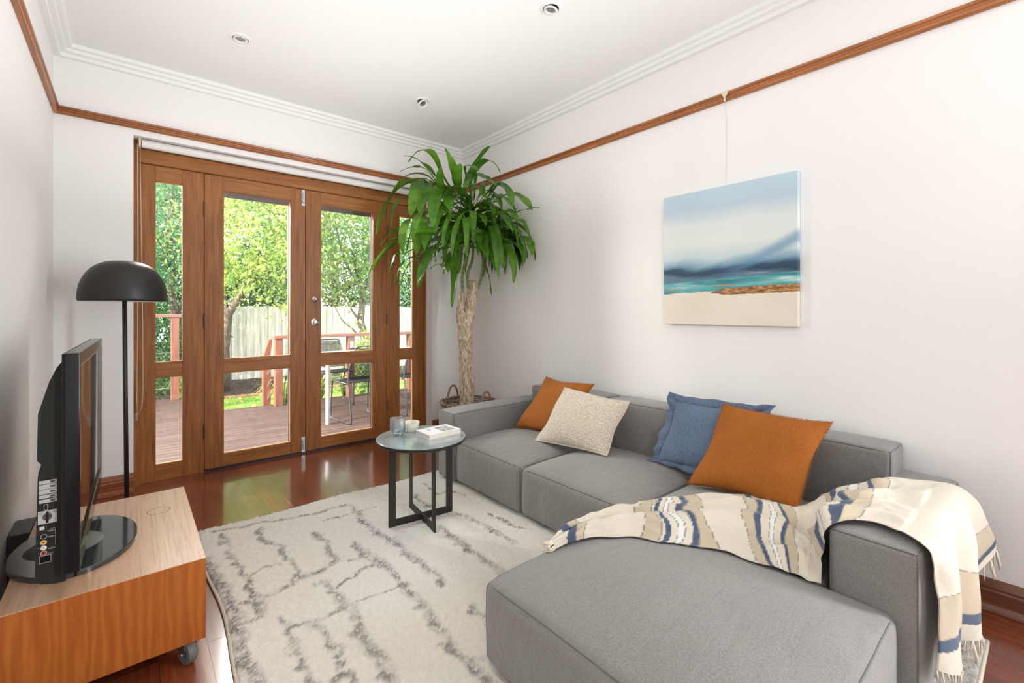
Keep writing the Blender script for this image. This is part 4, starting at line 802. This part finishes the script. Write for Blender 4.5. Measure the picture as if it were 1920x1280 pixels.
obj('top_panel', MB().box(CX0, CY0, CZ1 - .002, CX1, CY1, CZ1, .0006, 1), tp, t)
for y0, y1 in ((CY0 + .022, (CY0 + CY1) / 2 - .002), ((CY0 + CY1) / 2 + .002, CY1 - .022)):
    obj('drawer', MB().box(CX1 - .02, y0, CZ0 + .004, CX1 - .001, y1, CZ1 - .008, .001, 1), fl, t)
obj('ring_mark', MB().lathe((.090, 2.305, CZ1 + .0002), [(.034, 0), (.036, .0001), (.038, 0)], 48), mat('water_ring', (.30, .13, .06), .6), t)
rub = mat('castor_rubber', (.16, .165, .16), .6)
for x, y, a in ((CX1 - .045, CY0 + .045, 25), (CX1 - .045, CY1 - .06, 60), (CX0 + .06, CY0 + .06, -30), (CX0 + .06, CY1 - .06, 10)):
    Mc = Matrix.Translation((x, y, 0)) @ Matrix.Rotation(R(a), 4, 'Z')
    b = MB(); r0 = .036; Mw = Matrix.Rotation(R(90), 4, 'Y')
    b.lathe((0, 0, 0), [(.0001, -.012), (r0 * .55, -.012), (r0 * .7, -.0155), (r0 * .94, -.013), (r0, -.008), (r0, .008), (r0 * .94, .013), (r0 * .7, .0155), (r0 * .55, .012), (.0001, .012)], 36, Mw); b.v = [tuple(Mc @ (Vector(p) + Vector((0, 0, r0)))) for p in b.v]
    wh = obj('castor_wheel', b, rub, t, True, 45)
    b = MB(); poly = [(-.020, CZ0 - .004), (.030, CZ0 - .004), (.022, .052), (.006, .030), (-.006, .030), (-.018, .055)]
    for s in (-.019, .0165): b.prism(poly, lambda p, q, s=s: Mc @ Vector((s + .0025 * q, p[0], p[1])))
    b.box(-.019, -.022, CZ0 - .012, .019, .032, CZ0 - .004, M=Mc); b.box(-.028, -.028, CZ0 - .003, .028, .028, CZ0 - .0002, .001, 1, M=Mc); b.cyl(Mc @ Vector((-.022, 0, r0)), Mc @ Vector((.022, 0, r0)), .006, n=12)
    obj('castor_fork', b, M['zinc'], wh)
    obj('brake_lever', MB().box(-.010, .030, CZ0 - .030, .010, .066, CZ0 - .018, .003, 2, M=Mc @ Matrix.Rotation(R(8), 4, 'X')), mat('brake_grey', (.12, .13, .15), .4) if 'brake_grey' not in bpy.data.materials else bpy.data.materials['brake_grey'], wh)
t = thing('speaker_box', 'slim dark grey box squeezed between the cabinet and the left wall', 'speaker', (-.318, 2.49, 0))
obj('case', MB().box(-.338, 2.43, 0, -.280, 2.60, .328, .003, 2), mat('dark_grey_case', (.06, .06, .058), .55), t)

# ------------------------------------------------------------------ television
NP, FP = Vector((-.102, 1.691, 0)), Vector((-.088, 2.561, 0)); e = (FP - NP); TW = e.length; e.normalize(); ox = Vector((e.y, -e.x, 0))
TVM = Matrix(((ox.x, e.x, 0, NP.x), (ox.y, e.y, 0, NP.y), (0, 0, 1, 0), (0, 0, 0, 1)))     # local: x out of the screen, y along, z up
t = thing('television', 'flat black television seen side-on, turned towards the sofa', 'television', ((NP + FP) / 2).to_tuple()[:2] + (CZ1,))
ZB, ZTp = .444, 1.030
b = MB(); b.box(-.030, 0, ZB, 0, .030, ZTp, .002, 2, M=TVM); b.box(-.030, TW - .030, ZB, 0, TW, ZTp, .002, 2, M=TVM); b.box(-.030, .03, ZTp - .035, 0, TW - .03, ZTp, .002, 2, M=TVM); b.box(-.030, .03, ZB, 0, TW - .03, ZB + .05, .002, 2, M=TVM)
obj('bezel', b, M['black'], t)
obj('screen', MB().box(-.012, .03, ZB + .05, -.006, TW - .03, ZTp - .035, M=TVM), mat('screen_glass', (.006, .006, .007), .06, 0, Coat_Weight=.6), t)
obj('inner_trim', MB().box(-.006, .028, ZTp - .039, -.001, TW - .028, ZTp - .034, M=TVM).box(-.006, TW - .034, ZB + .05, -.001, TW - .028, ZTp - .035, M=TVM).box(-.006, .028, ZB + .05, -.001, .033, ZTp - .035, M=TVM), M['silver_trim'], t)
lip = [(0, .0), (TW, 0)] + [(TW * (1 - i / 24), -.012 - .026 * math.sin(math.pi * i / 24)) for i in range(25)]
obj('clear_lip', MB().prism(lip, lambda p, q: TVM @ Vector((-.012 + .006 * q, p[0], ZB + p[1]))), glass_thin('smoked_acrylic', (.55, .56, .56)), t)
shell = [(-.030, 1.012), (-.038, 1.006), (-.047, .992), (-.061, .956), (-.077, .893), (-.082, .872), (-.084, .751), (-.076, .739), (-.081, .720), (-.0825, .706), (-.087, .479), (-.088, .444), (-.078, .425), (-.050, .417), (-.030, .416)]
sh = obj('back_shell', MB().prism(shell, lambda p, q: TVM @ Vector((p[0], .022 + (TW - .044) * q, p[1]))), M['mblack'], t)
mb = MB(); mb.prism([(-.030, 1.028), (-.036, 1.028), (-.036, .450), (-.030, .446)], lambda p, q: TVM @ Vector((p[0], .006 + (TW - .012) * q, p[1]))); obj('back_frame', mb, M['mblack'], t)
ys = .0215
def lab(name, x0, x1, z0, z1, m, d=.0006, parent=sh, bev=0): return obj(name, MB().box(x0, ys - d, z0, x1, ys, z1, bev, 1, M=TVM), m, parent)
for i, (a, c) in enumerate(((.687, .696), (.673, .6855), (.660, .6718), (.649, .658), (.637, .646))):
    lab('button_label', -.0800, -.0465, a, c, M['label']); lab('button', -.0590, -.0500, (a + c) / 2 - .0027, (a + c) / 2 + .0027, M['inkdark'], .002, bev=.001)
lab('usb_port', -.0713, -.0632, .617, .633, M['silver_trim']); lab('usb_slot', -.0700, -.0645, .619, .631, M['black'], .0009)
lab('card_label', -.0820, -.0462, .582, .616, M['label']); lab('card_slot', -.0667, -.0620, .584, .614, M['black'], .0018)
Mr = TVM.to_3x3().to_4x4() @ Matrix.Rotation(R(90), 4, 'X')
def disc(name, x, z, r, m, d, r_in=0):
    pr_ = [(r, 0), (r, d), (max(r_in, .0001), d)] + ([(r_in, 0)] if r_in else [])
    o = MB().lathe((0, 0, 0), pr_, 24, Mr); c = TVM @ Vector((x, ys, z)); o.v = [(p[0] + c.x, p[1] + c.y, p[2] + c.z) for p in o.v]; return obj(name, o, m, sh, True, 40)
disc('card_dial', -.0643, .600, .0095, M['inkdark'], .0012)
lab('port_icon', -.0790, -.0700, .567, .576, M['labeltxt']); lab('hdmi_port', -.0690, -.0640, .564, .579, M['dark'], .001)
disc('headphone_ring', -.0710, .549, .0065, M['silver_trim'], .001, .0050)
for z, c in ((.534, (.75, .42, .05)), (.520, (.75, .72, .62)), (.506, (.35, .03, .02))):
    disc('jack_ring', -.0712, z, .0066, M['chrome'], .002, .0048); disc('jack', -.0712, z, .0046, mat('jack_%0.2f' % c[1], c, .4), .0035, .0018)
lab('video_port', -.0800, -.0570, .479, .4995, M['silver_trim']); lab('video_socket', -.0785, -.0585, .4808, .4977, M['black'], .0009)
lab('grouping_line', -.0495, -.0488, .521, .563, M['labeltxt'])
def wtx(s, x, z, size, m): text_mesh('panel_lettering', s, size, TVM @ Matrix.Translation((x, ys - .0008, z)) @ Matrix.Rotation(R(90), 4, 'X'), m, sh, .0001)
wtx('SD', -.0805, .6085, .0062, M['inkdark']); wtx('CARD', -.0610, .6085, .0062, M['inkdark'])
wtx('AV IN', -.0580, .5655, .0034, M['labeltxt']); wtx('HDMI 3', -.0640, .5600, .0046, M['labeltxt']); wtx('VIDEO', -.0635, .5445, .0044, M['labeltxt']); wtx('AUDIO', -.0630, .5135, .0044, M['labeltxt']); wtx('L', -.0815, .5200, .0040, M['labeltxt']); wtx('R', -.0815, .5060, .0040, M['labeltxt']); wtx('AV IN', -.0630, .5015, .0036, M['labeltxt'])
# neck and oval foot
bc = Vector((-.136, 2.130, CZ1))
def oval(rx, ry, z0, z1, k=56, inset=0):
    vs = []; 
    for (s_, z) in ((1, z0), (1, z1 - .003), (.985, z1)):
        vs += [(bc.x + rx * s_ * math.cos(2 * math.pi * i / k), bc.y + ry * s_ * math.sin(2 * math.pi * i / k), z) for i in range(k)]
    fs = [tuple(range(k))[::-1], tuple(range(2 * k, 3 * k))] + [(j * k + i, j * k + (i + 1) % k, (j + 1) * k + (i + 1) % k, (j + 1) * k + i) for j in range(2) for i in range(k)]
    m_ = MB(); m_.add(vs, fs); return m_
obj('foot', oval(.160, .238, CZ1 + .0002, CZ1 + .016), mat('foot_gloss', (.035, .045, .045), .07, 0, Coat_Weight=.6), t, True, 30)
obj('foot_cover', MB().lathe((-.165, 2.130, 0), [(.0001, CZ1 + .022), (.09, CZ1 + .021), (.098, CZ1 + .016)], 48), mat('foot_cover_plastic', (.06, .06, .05), .5), t, True, 40)
obj('neck', MB().box(-.150, 2.04, CZ1 + .018, -.118, 2.24, .50, .008, 3), M['mblack'], t)

# ------------------------------------------------------------------ outside: deck, railing, garden
DZ, GZ = -.06, -.30
dk = wood('decking_timber', (.028, .017, .014), (.062, .040, .034), 'x', .8, .75, .0, .3, (.3, .7))
dk.node_tree.nodes['Principled BSDF'].inputs['Specular IOR Level'].default_value = .15
mb = MB(); y = 3.975
while y < 7.75:
    x0, x1 = (-3.0, 4.9) if y < 6.42 else (-3.0, .60)
    mb.box(x0, y, DZ - .02, x1, y + .088, DZ, .002, 1); y += .094
struct('deck', mb, dk)
struct('deck_fascia', MB().box(.605, 6.43, GZ - .05, 4.9, 6.46, DZ - .022).box(.605, 6.46, GZ - .05, .63, 7.75, DZ - .022), dk)
soilm = mat('mulch', (.05, .035, .025), .95); n = noise_tex(soilm, (1, 1, 1), 22, 6, .8); r5 = ramp(soilm, n.outputs[0], [(.35, (.015, .010, .008)), (.55, (.07, .045, .03)), (.75, (.20, .14, .09))]); base(soilm, r5.outputs[0]); bump(soilm, n.outputs[0], 1, .05)
struct('ground', MB().box(-16, 3.97, GZ - .3, 18, 26, GZ - .01), soilm)
lawn = mat('lawn', (.1, .2, .03), .9); n = noise_tex(lawn, (1, 1, 1), 30, 6, .8); r6 = ramp(lawn, n.outputs[0], [(.3, (.05, .11, .015)), (.5, (.13, .24, .035)), (.7, (.28, .36, .10))]); base(lawn, r6.outputs[0])
struct('lawn_ground', MB().box(-6, 6.46, GZ - .05, 6.5, 8.75, GZ), lawn)
def grass():
    b = MB(); r = random.Random(8)
    for i in range(9000):
        x, y = r.uniform(.4, 3.2), r.uniform(6.5, 8.75); h = r.uniform(.015, .045); a = r.uniform(0, 6.3); dx, dy = math.cos(a) * .004, math.sin(a) * .004
        b.add([(x - dx, y - dy, GZ), (x + dx, y + dy, GZ), (x + r.uniform(-.02, .02), y + r.uniform(-.02, .02), GZ + h)], [(0, 1, 2)])
    o = obj('grass', b, leafmat('grass_blade', [(.3, (.08, .20, .02)), (.7, (.28, .42, .08))], .4), recalc=False); tag(o, 'short green lawn grass between the deck and the garden bed', 'grass', kind='stuff')
grass()
def fallen():
    b = MB(); r = random.Random(9)
    for i in range(420):
        x, y = r.uniform(-.3, 3.4), r.uniform(6.5, 9.6); s = r.uniform(.02, .05); a = r.uniform(0, 6.3); c, s_ = math.cos(a) * s, math.sin(a) * s; z = GZ + .022 + r.uniform(0, .02)
        b.add([(x - c, y - s_, z), (x - s_ * .6, y + c * .6, z + r.uniform(0, .02)), (x + c, y + s_, z + r.uniform(0, .02)), (x + s_ * .6, y - c * .6, z)], [(0, 1, 2), (0, 2, 3)])
    o = obj('fallen_leaves', b, leafmat('autumn_leaf', [(.35, (.45, .10, .02)), (.5, (.70, .30, .04)), (.65, (.80, .62, .25))], .3, ns=14), recalc=False); tag(o, 'yellow and orange leaves scattered over the lawn and mulch', 'leaves', kind='stuff')
fallen()
edg = mat('brick_edging', (.30, .15, .10), .9)
mb = MB(); r = random.Random(4)
for i in range(34): mb.box(-.5 + i * .17, 8.76 + .02 * math.sin(i), GZ - .02, -.5 + i * .17 + .16, 8.86 + .02 * math.sin(i), GZ + .03 + r.uniform(0, .01), .006, 1)
struct('garden_edging', mb, edg)
mound = MB(); 
nx, ny = 50, 12; vs = [(-1.5 + 8 * i / nx, 8.86 + 1.25 * j / ny, GZ + .16 * math.sin(math.pi * min(1, (j + .01) / ny * .75)) + .03 * noise.noise(Vector((i * .7, j * .9, 0)))) for j in range(ny + 1) for i in range(nx + 1)]
mound.add(vs, [(j * (nx + 1) + i, j * (nx + 1) + i + 1, (j + 1) * (nx + 1) + i + 1, (j + 1) * (nx + 1) + i) for j in range(ny) for i in range(nx)]); struct('garden_bed', mound, soilm, smooth=True)

pal = mat('fence_timber', (.56, .50, .42), .9); n = noise_tex(pal, (20, 20, 1.2), 1.2, 6, .7); r7 = ramp(pal, n.outputs[0], [(.3, (.38, .34, .29)), (.55, (.62, .57, .49)), (.75, (.76, .71, .62))]); base(pal, r7.outputs[0])
t = thing('paling_fence', 'pale timber paling fence behind the garden bed', 'fence', (2.5, 10.0, GZ))
mb = MB(); r = random.Random(5); x = 1.27
while x < 8.2:
    w_ = .105; mb.box(x, 10.0 + r.uniform(0, .008), GZ, x + w_, 10.016 + r.uniform(0, .008), 1.24 + r.uniform(-.012, .012)); mb.box(x + .085, 9.985, GZ, x + .135, 9.999, 1.22); x += .125
obj('palings', mb, pal, t); obj('rail', MB().box(1.27, 10.03, .95, 8.2, 10.07, 1.04), pal, t); obj('rail', MB().box(1.27, 10.03, -.1, 8.2, 10.07, -.01), pal, t)

rw = wood('railing_timber', (.09, .030, .017), (.19, .070, .040), 'z', 1, .5, .2, .3); rwx = wood('railing_cap_timber', (.09, .034, .021), (.20, .083, .052), 'x', 1, .5, .2, .3)
def railing(lb, x0, x1, y, z0, z1, posts, wires, nm='deck_railing'):
    t = thing(nm, lb, 'railing', ((x0 + x1) / 2, y, z0))
    obj('top_rail', MB().box(x0, y - .055, z1 - .042, x1, y + .055, z1, .004, 2), rwx, t)
    for px in posts: obj('post', MB().box(px - .045, y - .045, z0, px + .045, y + .045, z1 - .042, .004, 2), rw, t)
    for z in wires: obj('wire', MB().cyl((x0 + .02, y, z), (x1 - .02, y, z), .0022, n=6), M['zinc'], t)
    return t
railing('red-brown timber deck railing behind the outdoor chairs', 1.395, 4.85, 6.36, DZ, .832, (1.452, 2.375, 3.30, 4.25, 4.80), [DZ + .15 * k for k in range(1, 6)])
t = railing('timber railing seen through the narrow left sidelight', -1.2, .72, 7.70, DZ, 1.10, (-.7, .475), [DZ + .16 * k for k in range(1, 7)])
t = thing('stair_post', 'sloping timber stair post left of the deck railing', 'post', (1.34, 6.5, DZ))
obj('post_body', MB().prism([(1.30, DZ), (1.385, DZ), (1.385, .62), (1.405, .78), (1.37, .78), (1.30, .55)], lambda p, q: (p[0], 6.45 + .09 * q, p[1])), rw, t)
for k in range(4): obj('wire', MB().tube([(1.345, 6.445, .50 - .16 * k), (1.38, 6.40, .60 - .16 * k)], .003, 6), M['zinc'], t)
t = thing('bottle_opener', 'small metal bottle opener screwed to the railing post', 'bottle opener', (2.375, 6.31, .66))
obj('opener_plate', MB().box(2.350, 6.300, .63, 2.400, 6.314, .72, .004, 2), M['chrome'], t); obj('opener_lip', MB().tube([(2.335, 6.28, .63), (2.375, 6.27, .655), (2.415, 6.28, .63)], .006, 8), M['chrome'], t)

# outdoor chairs and table
rope = mat('black_rope', (.008, .008, .009), .9, Specular_IOR_Level=.15); fr_m = mat('chair_frame_black', (.02, .02, .022), .45, .2)
def chair_proto(name, label):
    t = thing(name, label, 'chair'); t['_local'] = 1
    for s in (-1, 1):           # local: x across, y forward, z up; sled sides
        xx = s * .225
        obj('side_frame', MB().tube([(xx * .80, -.235, .80), (xx, -.20, .62), (xx, -.15, .44), (xx, -.17, .40), (xx, -.23, .05), (xx, -.215, .012), (xx, -.15, .010), (xx, .15, .010), (xx, .21, .014), (xx, .225, .05), (xx, .19, .41), (xx, .17, .435), (xx, -.13, .425)], .0085, 10), fr_m, t, True)
    obj('back_frame', MB().tube([(-.18, -.235, .80), (-.165, -.24, .818), (-.14, -.242, .825), (.14, -.242, .825), (.165, -.24, .818), (.18, -.235, .80)], .0085, 10), fr_m, t, True)
    obj('stretcher', MB().cyl((-.225, .17, .435), (.225, .17, .435), .0085, n=10), fr_m, t, True)
    b = MB()
    for k in range(46):
        z = .47 + k * .0074; f = (z - .44) / .36; h = .225 - .045 * f * f; y_ = -.155 - .08 * f
        b.tube([(-h, y_, z), (0, y_ - .018, z - .002), (h, y_, z)], .0028, 5)
    obj('rope_back', b, rope, t, True)
    b = MB()
    for k in range(40): yy = -.145 + k * .0079; b.tube([(-.228, yy, .436), (0, yy, .425), (.228, yy, .436)], .0036, 5)
    obj('rope_seat', b, rope, t, True); return t
def dup(root, loc, rz, label):
    c = root.copy(); col.objects.link(c); c.location = loc; c.rotation_euler = (0, 0, rz); c['label'] = label
    for ch in list(root.children): d = ch.copy(); col.objects.link(d); d.parent = c
    return c
c0 = chair_proto('outdoor_chair', 'black rope chair nearest the glass, back to the right door leaf'); c0['group'] = 'black rope outdoor chairs'
c0.location = (1.98, 5.02, DZ); c0.rotation_euler = (0, 0, R(8))
dup(c0, (1.98, 6.0, DZ), R(176), 'black rope chair on the far side of the outdoor table')
dup(c0, (2.64, 4.98, DZ), R(2), 'black rope chair seen through the right sidelight')
t = thing('outdoor_table', 'outdoor dining table on round silver legs on the deck', 'table', (2.35, 5.35, DZ)); alu = mat('table_aluminium', (.36, .35, .37), .5, .6)
obj('tabletop', MB().box(1.54, 5.14, .622, 3.3, 5.80, .645, .004, 2), mat('tabletop_grey', (.10, .10, .10), .5), t)
for x, y in ((1.615, 4.97), (1.60, 5.74), (3.24, 5.74), (3.24, 5.20)): obj('leg', MB().cyl((x, y, DZ), (x, y, .622), .023, n=20), alu, t, True, 40)
obj('apron', MB().box(1.60, 4.955, .60, 1.63, 5.75, .622).box(3.225, 5.16, .60, 3.255, 5.75, .622), alu, t)
t = thing('canister', 'small grey metal canister standing on the outdoor table', 'canister', (2.30, 5.30, .645)); obj('can_body', MB().lathe((2.30, 5.30, .645), [(.0001, 0), (.035, 0), (.035, .07), (.0001, .072)], 24), M['zinc'], t, True, 40)

# ------------------------------------------------------------------ trees and shrubs
def leafcloud(blobs, count, size, seed, droop=.3, aspect=.5, shell=.35):
    r = np.random.RandomState(seed); vols = np.array([b_[3] * b_[4] * b_[5] for b_ in blobs]); vols = vols / vols.sum()
    ids = r.choice(len(blobs), count, p=vols); B = np.array(blobs)[ids]
    d = r.normal(size=(count, 3)); d /= np.linalg.norm(d, axis=1, keepdims=True); rad = shell + (1 - shell) * r.rand(count, 1) ** .5
    c = B[:, :3] + d * rad * B[:, 3:6]
    # clump towards twigs
    tw = c[r.choice(count, max(8, count // 14))]; near = tw[r.randint(0, len(tw), count)]
    pick = r.rand(count, 1) < .75; c = np.where(pick, near + r.normal(size=(count, 3)) * size * 2.3, c)
    s = size * (.6 + .8 * r.rand(count, 1)); dr = r.normal(size=(count, 3)); dr[:, 2] -= droop * 2; dr /= np.linalg.norm(dr, axis=1, keepdims=True)
    sd = np.cross(dr, r.normal(size=(count, 3))); sd /= np.linalg.norm(sd, axis=1, keepdims=True) + 1e-9; nr = np.cross(dr, sd)
    V = np.stack([c, c + dr * s * .5 + sd * s * aspect * .5 + nr * s * .10, c + dr * s, c + dr * s * .5 - sd * s * aspect * .5 + nr * s * .10], 1).reshape(-1, 3)
    i = np.arange(count)[:, None] * 4; F = np.concatenate([i + np.array([0, 1, 2]), i + np.array([0, 2, 3])])
    return V, F
def foliage(name, V, F, m, parent):
    me = bpy.data.meshes.new(name); off = np.array(parent.location) if parent else 0; me.from_pydata((V - off).tolist(), [], F.tolist()); me.materials.append(m)
    o = bpy.data.objects.new(name, me); col.objects.link(o); o.parent = parent; return o
barkd = mat('tree_bark', (.12, .09, .07), .95); n = noise_tex(barkd, (1, 1, .3), 30, 6, .7); rb = ramp(barkd, n.outputs[0], [(.3, (.035, .028, .022)), (.6, (.17, .13, .10)), (.8, (.34, .28, .22))]); base(barkd, rb.outputs[0]); bump(barkd, n.outputs[0], .8, .02)
LM = {'lime': leafmat('leaf_lime', [(.3, (.07, .15, .05)), (.46, (.18, .28, .07)), (.60, (.38, .43, .13)), (.78, (.80, .68, .28))], .55, .45, 2.2),
      'mid': leafmat('leaf_mid', [(.3, (.05, .12, .04)), (.5, (.13, .23, .07)), (.66, (.30, .37, .11)), (.82, (.62, .52, .20))], .5, .45, 2.5),
      'cool': leafmat('leaf_cool', [(.3, (.03, .10, .045)), (.5, (.09, .22, .10)), (.7, (.30, .40, .10)), (.85, (.62, .50, .08))], .5, .4, 2.8),
      'dark': leafmat('leaf_dark', [(.3, (.012, .05, .012)), (.6, (.04, .12, .03)), (.8, (.12, .22, .05))], .4, .4, 1.6),
      'olive': leafmat('leaf_olive', [(.3, (.06, .10, .02)), (.5, (.18, .22, .05)), (.7, (.40, .40, .12)), (.85, (.62, .52, .22))], .5, .5, 2.5)}
def tree(name, label, cat, loc, trunk, blobs, count, size, m, seed, branches=(), group=None, **k):
    t = thing(name, label, cat, loc, group=group)
    if trunk: obj('trunk', MB().tube(trunk[0], trunk[1], 12), barkd, t, True)
    for P, Rr in branches: obj('branch', MB().tube([catmull([Vector(p) for p in P], (len(P) - 1) * i / 10) for i in range(11)], [Rr * (1 - .08 * i) for i in range(11)], 8), barkd, t, True)
    V, F = leafcloud(blobs, count, size, seed, **k); foliage('foliage', V, F, m, t); return t
tree('citrus_tree', 'bright lime-green leafy tree filling the left door leaf', 'tree', (1.45, 8.3, GZ), ([(1.28, 9.2, GZ), (1.22, 9.0, .5), (1.25, 8.8, 1.1), (1.6, 8.4, 1.8)], [.09, .08, .07, .05]),
     [(1.55, 8.1, 2.35, 1.0, .9, .95), (2.2, 8.0, 1.95, .62, .7, .62), (1.15, 8.3, 1.75, .35, .5, .35), (1.9, 8.1, 3.2, 1.3, .9, .8), (2.05, 8.0, 1.25, .26, .3, .26), (1.75, 7.9, 1.42, .35, .35, .2)], 14000, .066, LM['lime'], 3,
     [([(1.25, 8.8, 1.1), (1.7, 8.4, 1.7), (2.2, 8.2, 2.3)], .03), ([(1.25, 8.8, 1.1), (1.1, 8.5, 1.8), (1.0, 8.2, 2.6)], .03)], aspect=.6, droop=.4)
tree('fruit_tree', 'loose branchy tree behind the outdoor chairs with leaning trunk', 'tree', (3.45, 8.2, GZ), ([(3.42, 8.2, GZ), (3.40, 8.2, .4), (3.25, 8.2, .95), (3.3, 8.2, 1.5), (3.1, 8.2, 2.2)], [.085, .075, .065, .055, .035]),
     [(2.9, 8.0, 1.75, .55, .6, .50), (3.6, 8.1, 1.9, .55, .6, .7), (3.0, 8.1, 2.65, 1.0, .7, .55), (3.9, 8.1, 3.0, .8, .8, .8)], 5200, .062, LM['mid'], 5,
     [([(3.25, 8.2, .95), (2.95, 8.0, 1.25), (2.70, 7.9, 1.6), (2.5, 7.8, 1.75)], .022), ([(3.2, 8.2, .70), (3.05, 8.05, .82), (2.8, 7.9, 1.0), (2.62, 7.8, 1.3)], .018), ([(3.38, 8.2, .6), (3.6, 8.1, 1.1), (3.8, 8.0, 1.9)], .035), ([(3.3, 8.2, 1.5), (2.9, 8.1, 2.1), (2.7, 8.0, 2.9)], .03), ([(3.3, 8.2, 1.4), (3.5, 8.1, 2.2), (3.4, 8.0, 3.0)], .028)], aspect=.6)
tree('yellowing_tree', 'fine-leaved tree with yellowing leaves seen through the narrow left sidelight', 'tree', (.3, 9.2, GZ), ([(.62, 9.6, GZ), (.60, 9.6, 1.0), (.50, 9.4, 2.2), (.55, 9.3, 3.4)], [.10, .085, .06, .04]),
     [(.2, 9.0, 2.6, .8, .8, 1.0), (.45, 9.0, 1.65, .6, .6, .5), (.7, 9.2, 3.6, .8, .8, .8), (-.3, 9.2, 2.0, .6, .7, .8)], 12000, .052, LM['cool'], 7, [([(.5, 9.4, 1.8), (.3, 9.2, 2.4), (.0, 9.0, 3.0)], .025), ([(.60, 9.6, 1.0), (.8, 9.3, 1.8), (.9, 9.2, 2.6)], .028)])
tree('garden_shrub', 'dark green shrub below the railing in the left sidelight', 'shrub', (.2, 8.9, GZ), None, [(.1, 8.8, .55, .55, .5, .75), (.6, 9.1, .2, .35, .4, .45)], 4200, .055, LM['dark'], 8)
tree('garden_shrub', 'dark shrub and climbing stems left of the pale fence', 'shrub', (.95, 9.6, GZ), None, [(.88, 9.6, .9, .26, .3, 1.1), (.5, 9.9, .8, .3, .3, 1.0)], 3600, .055, LM['dark'], 9)
tree('garden_shrub', 'vivid green broad-leaved shrub beside the middle railing post', 'shrub', (2.86, 6.95, GZ), None, [(2.88, 6.95, .30, .26, .25, .52)], 900, .085, LM['lime'], 10, aspect=.5)
def strap_plant(loc, label, n, L, seed):
    t = thing('strap_leaf_plant', label, 'plant', loc, group='strap-leaved clumps along the deck'); r = random.Random(seed); b = MB(); c = Vector(loc)
    for i in range(n):
        a = r.uniform(0, 6.28); l = L * r.uniform(.6, 1.1); d = Vector((math.cos(a), math.sin(a), 0)); sp = r.uniform(.25, .75); s = Vector((-d.y, d.x, 0)) * .011
        P = [c + d * .03, c + d * l * .3 * sp + Vector((0, 0, l * .55)), c + d * l * .7 * sp + Vector((0, 0, l * .8)), c + d * l * 1.1 * sp + Vector((0, 0, l * .62))]
        q = [catmull(P, 3 * k / 7) for k in range(8)]; vs = []
        for k, p in enumerate(q): w_ = 1 - (k / 7) ** 2 * .95; vs += [p - s * w_, p + s * w_]
        b.add(vs, [(2 * k, 2 * k + 1, 2 * k + 3, 2 * k + 2) for k in range(7)])
    obj('foliage', b, LM['olive'], t, recalc=False)
strap_plant((2.05, 6.78, GZ), 'strap-leaved clump behind the near outdoor chair legs', 90, .62, 1)
strap_plant((2.52, 6.85, GZ), 'strap-leaved clump behind the railing, right of the near chair', 70, .55, 2)
strap_plant((1.62, 6.75, GZ), 'strap-leaved clump just right of the first railing post', 80, .62, 3)
strap_plant((.62, 8.15, GZ), 'pale spiky clump at the foot of the left railing post', 60, .60, 4)
for i, (x, y, z, rx, ry, rz, cnt, mm, lb) in enumerate(((-1.5, 12.5, 2.6, 2.0, 1.2, 2.9, 15000, 'mid', 'tall mid-green tree far left beyond the garden'), (1.6, 12.8, 2.9, 1.9, 1.2, 2.4, 15000, 'mid', 'tall leafy tree beyond the fence behind the lime-green tree'),
        (4.2, 12.6, 2.7, 1.6, 1.2, 1.9, 9000, 'olive', 'olive-coloured tree beyond the fence behind the branchy tree'), (6.6, 12.0, 2.4, 1.7, 1.2, 1.9, 12000, 'cool', 'dense tree beyond the fence seen through the right sidelight'), (9.0, 11.5, 2.6, 1.6, 1.2, 2.2, 7000, 'mid', 'tree farthest right beyond the fence'))):
    tree('background_tree', lb, 'tree', (x, y, GZ), ([(x, y, GZ), (x + .1, y, 1.5), (x, y, 3.2)], [.14, .11, .06]), [(x, y, z, rx, ry, rz), (x - rx * .5, y - .3, z + rz * .5, rx * .6, ry, rz * .5), (x, y - .2, 1.5, rx * 1.15, ry * .7, 1.1)], int(cnt * 1.35), .105, LM[mm], 20 + i, [([(x + .1, y, 1.4), (x + .7, y - .2, 2.2), (x + 1.0, y - .3, 3.2)], .05), ([(x + .1, y, 1.2), (x - .6, y - .2, 2.1), (x - .9, y - .3, 3.1)], .05)])
tree('background_tree', 'dark tree close to the left fence end, beyond the shrub', 'tree', (-.6, 10.8, GZ), ([(-.6, 10.8, GZ), (-.5, 10.8, 2.5)], [.12, .08]), [(-.4, 10.8, 1.6, 1.2, .7, 1.9)], 5200, .08, LM['dark'], 40)
for i in range(9):
    r = random.Random(50 + i)
for o in bpy.data.objects:
    if '_local' in o.keys(): del o['_local']
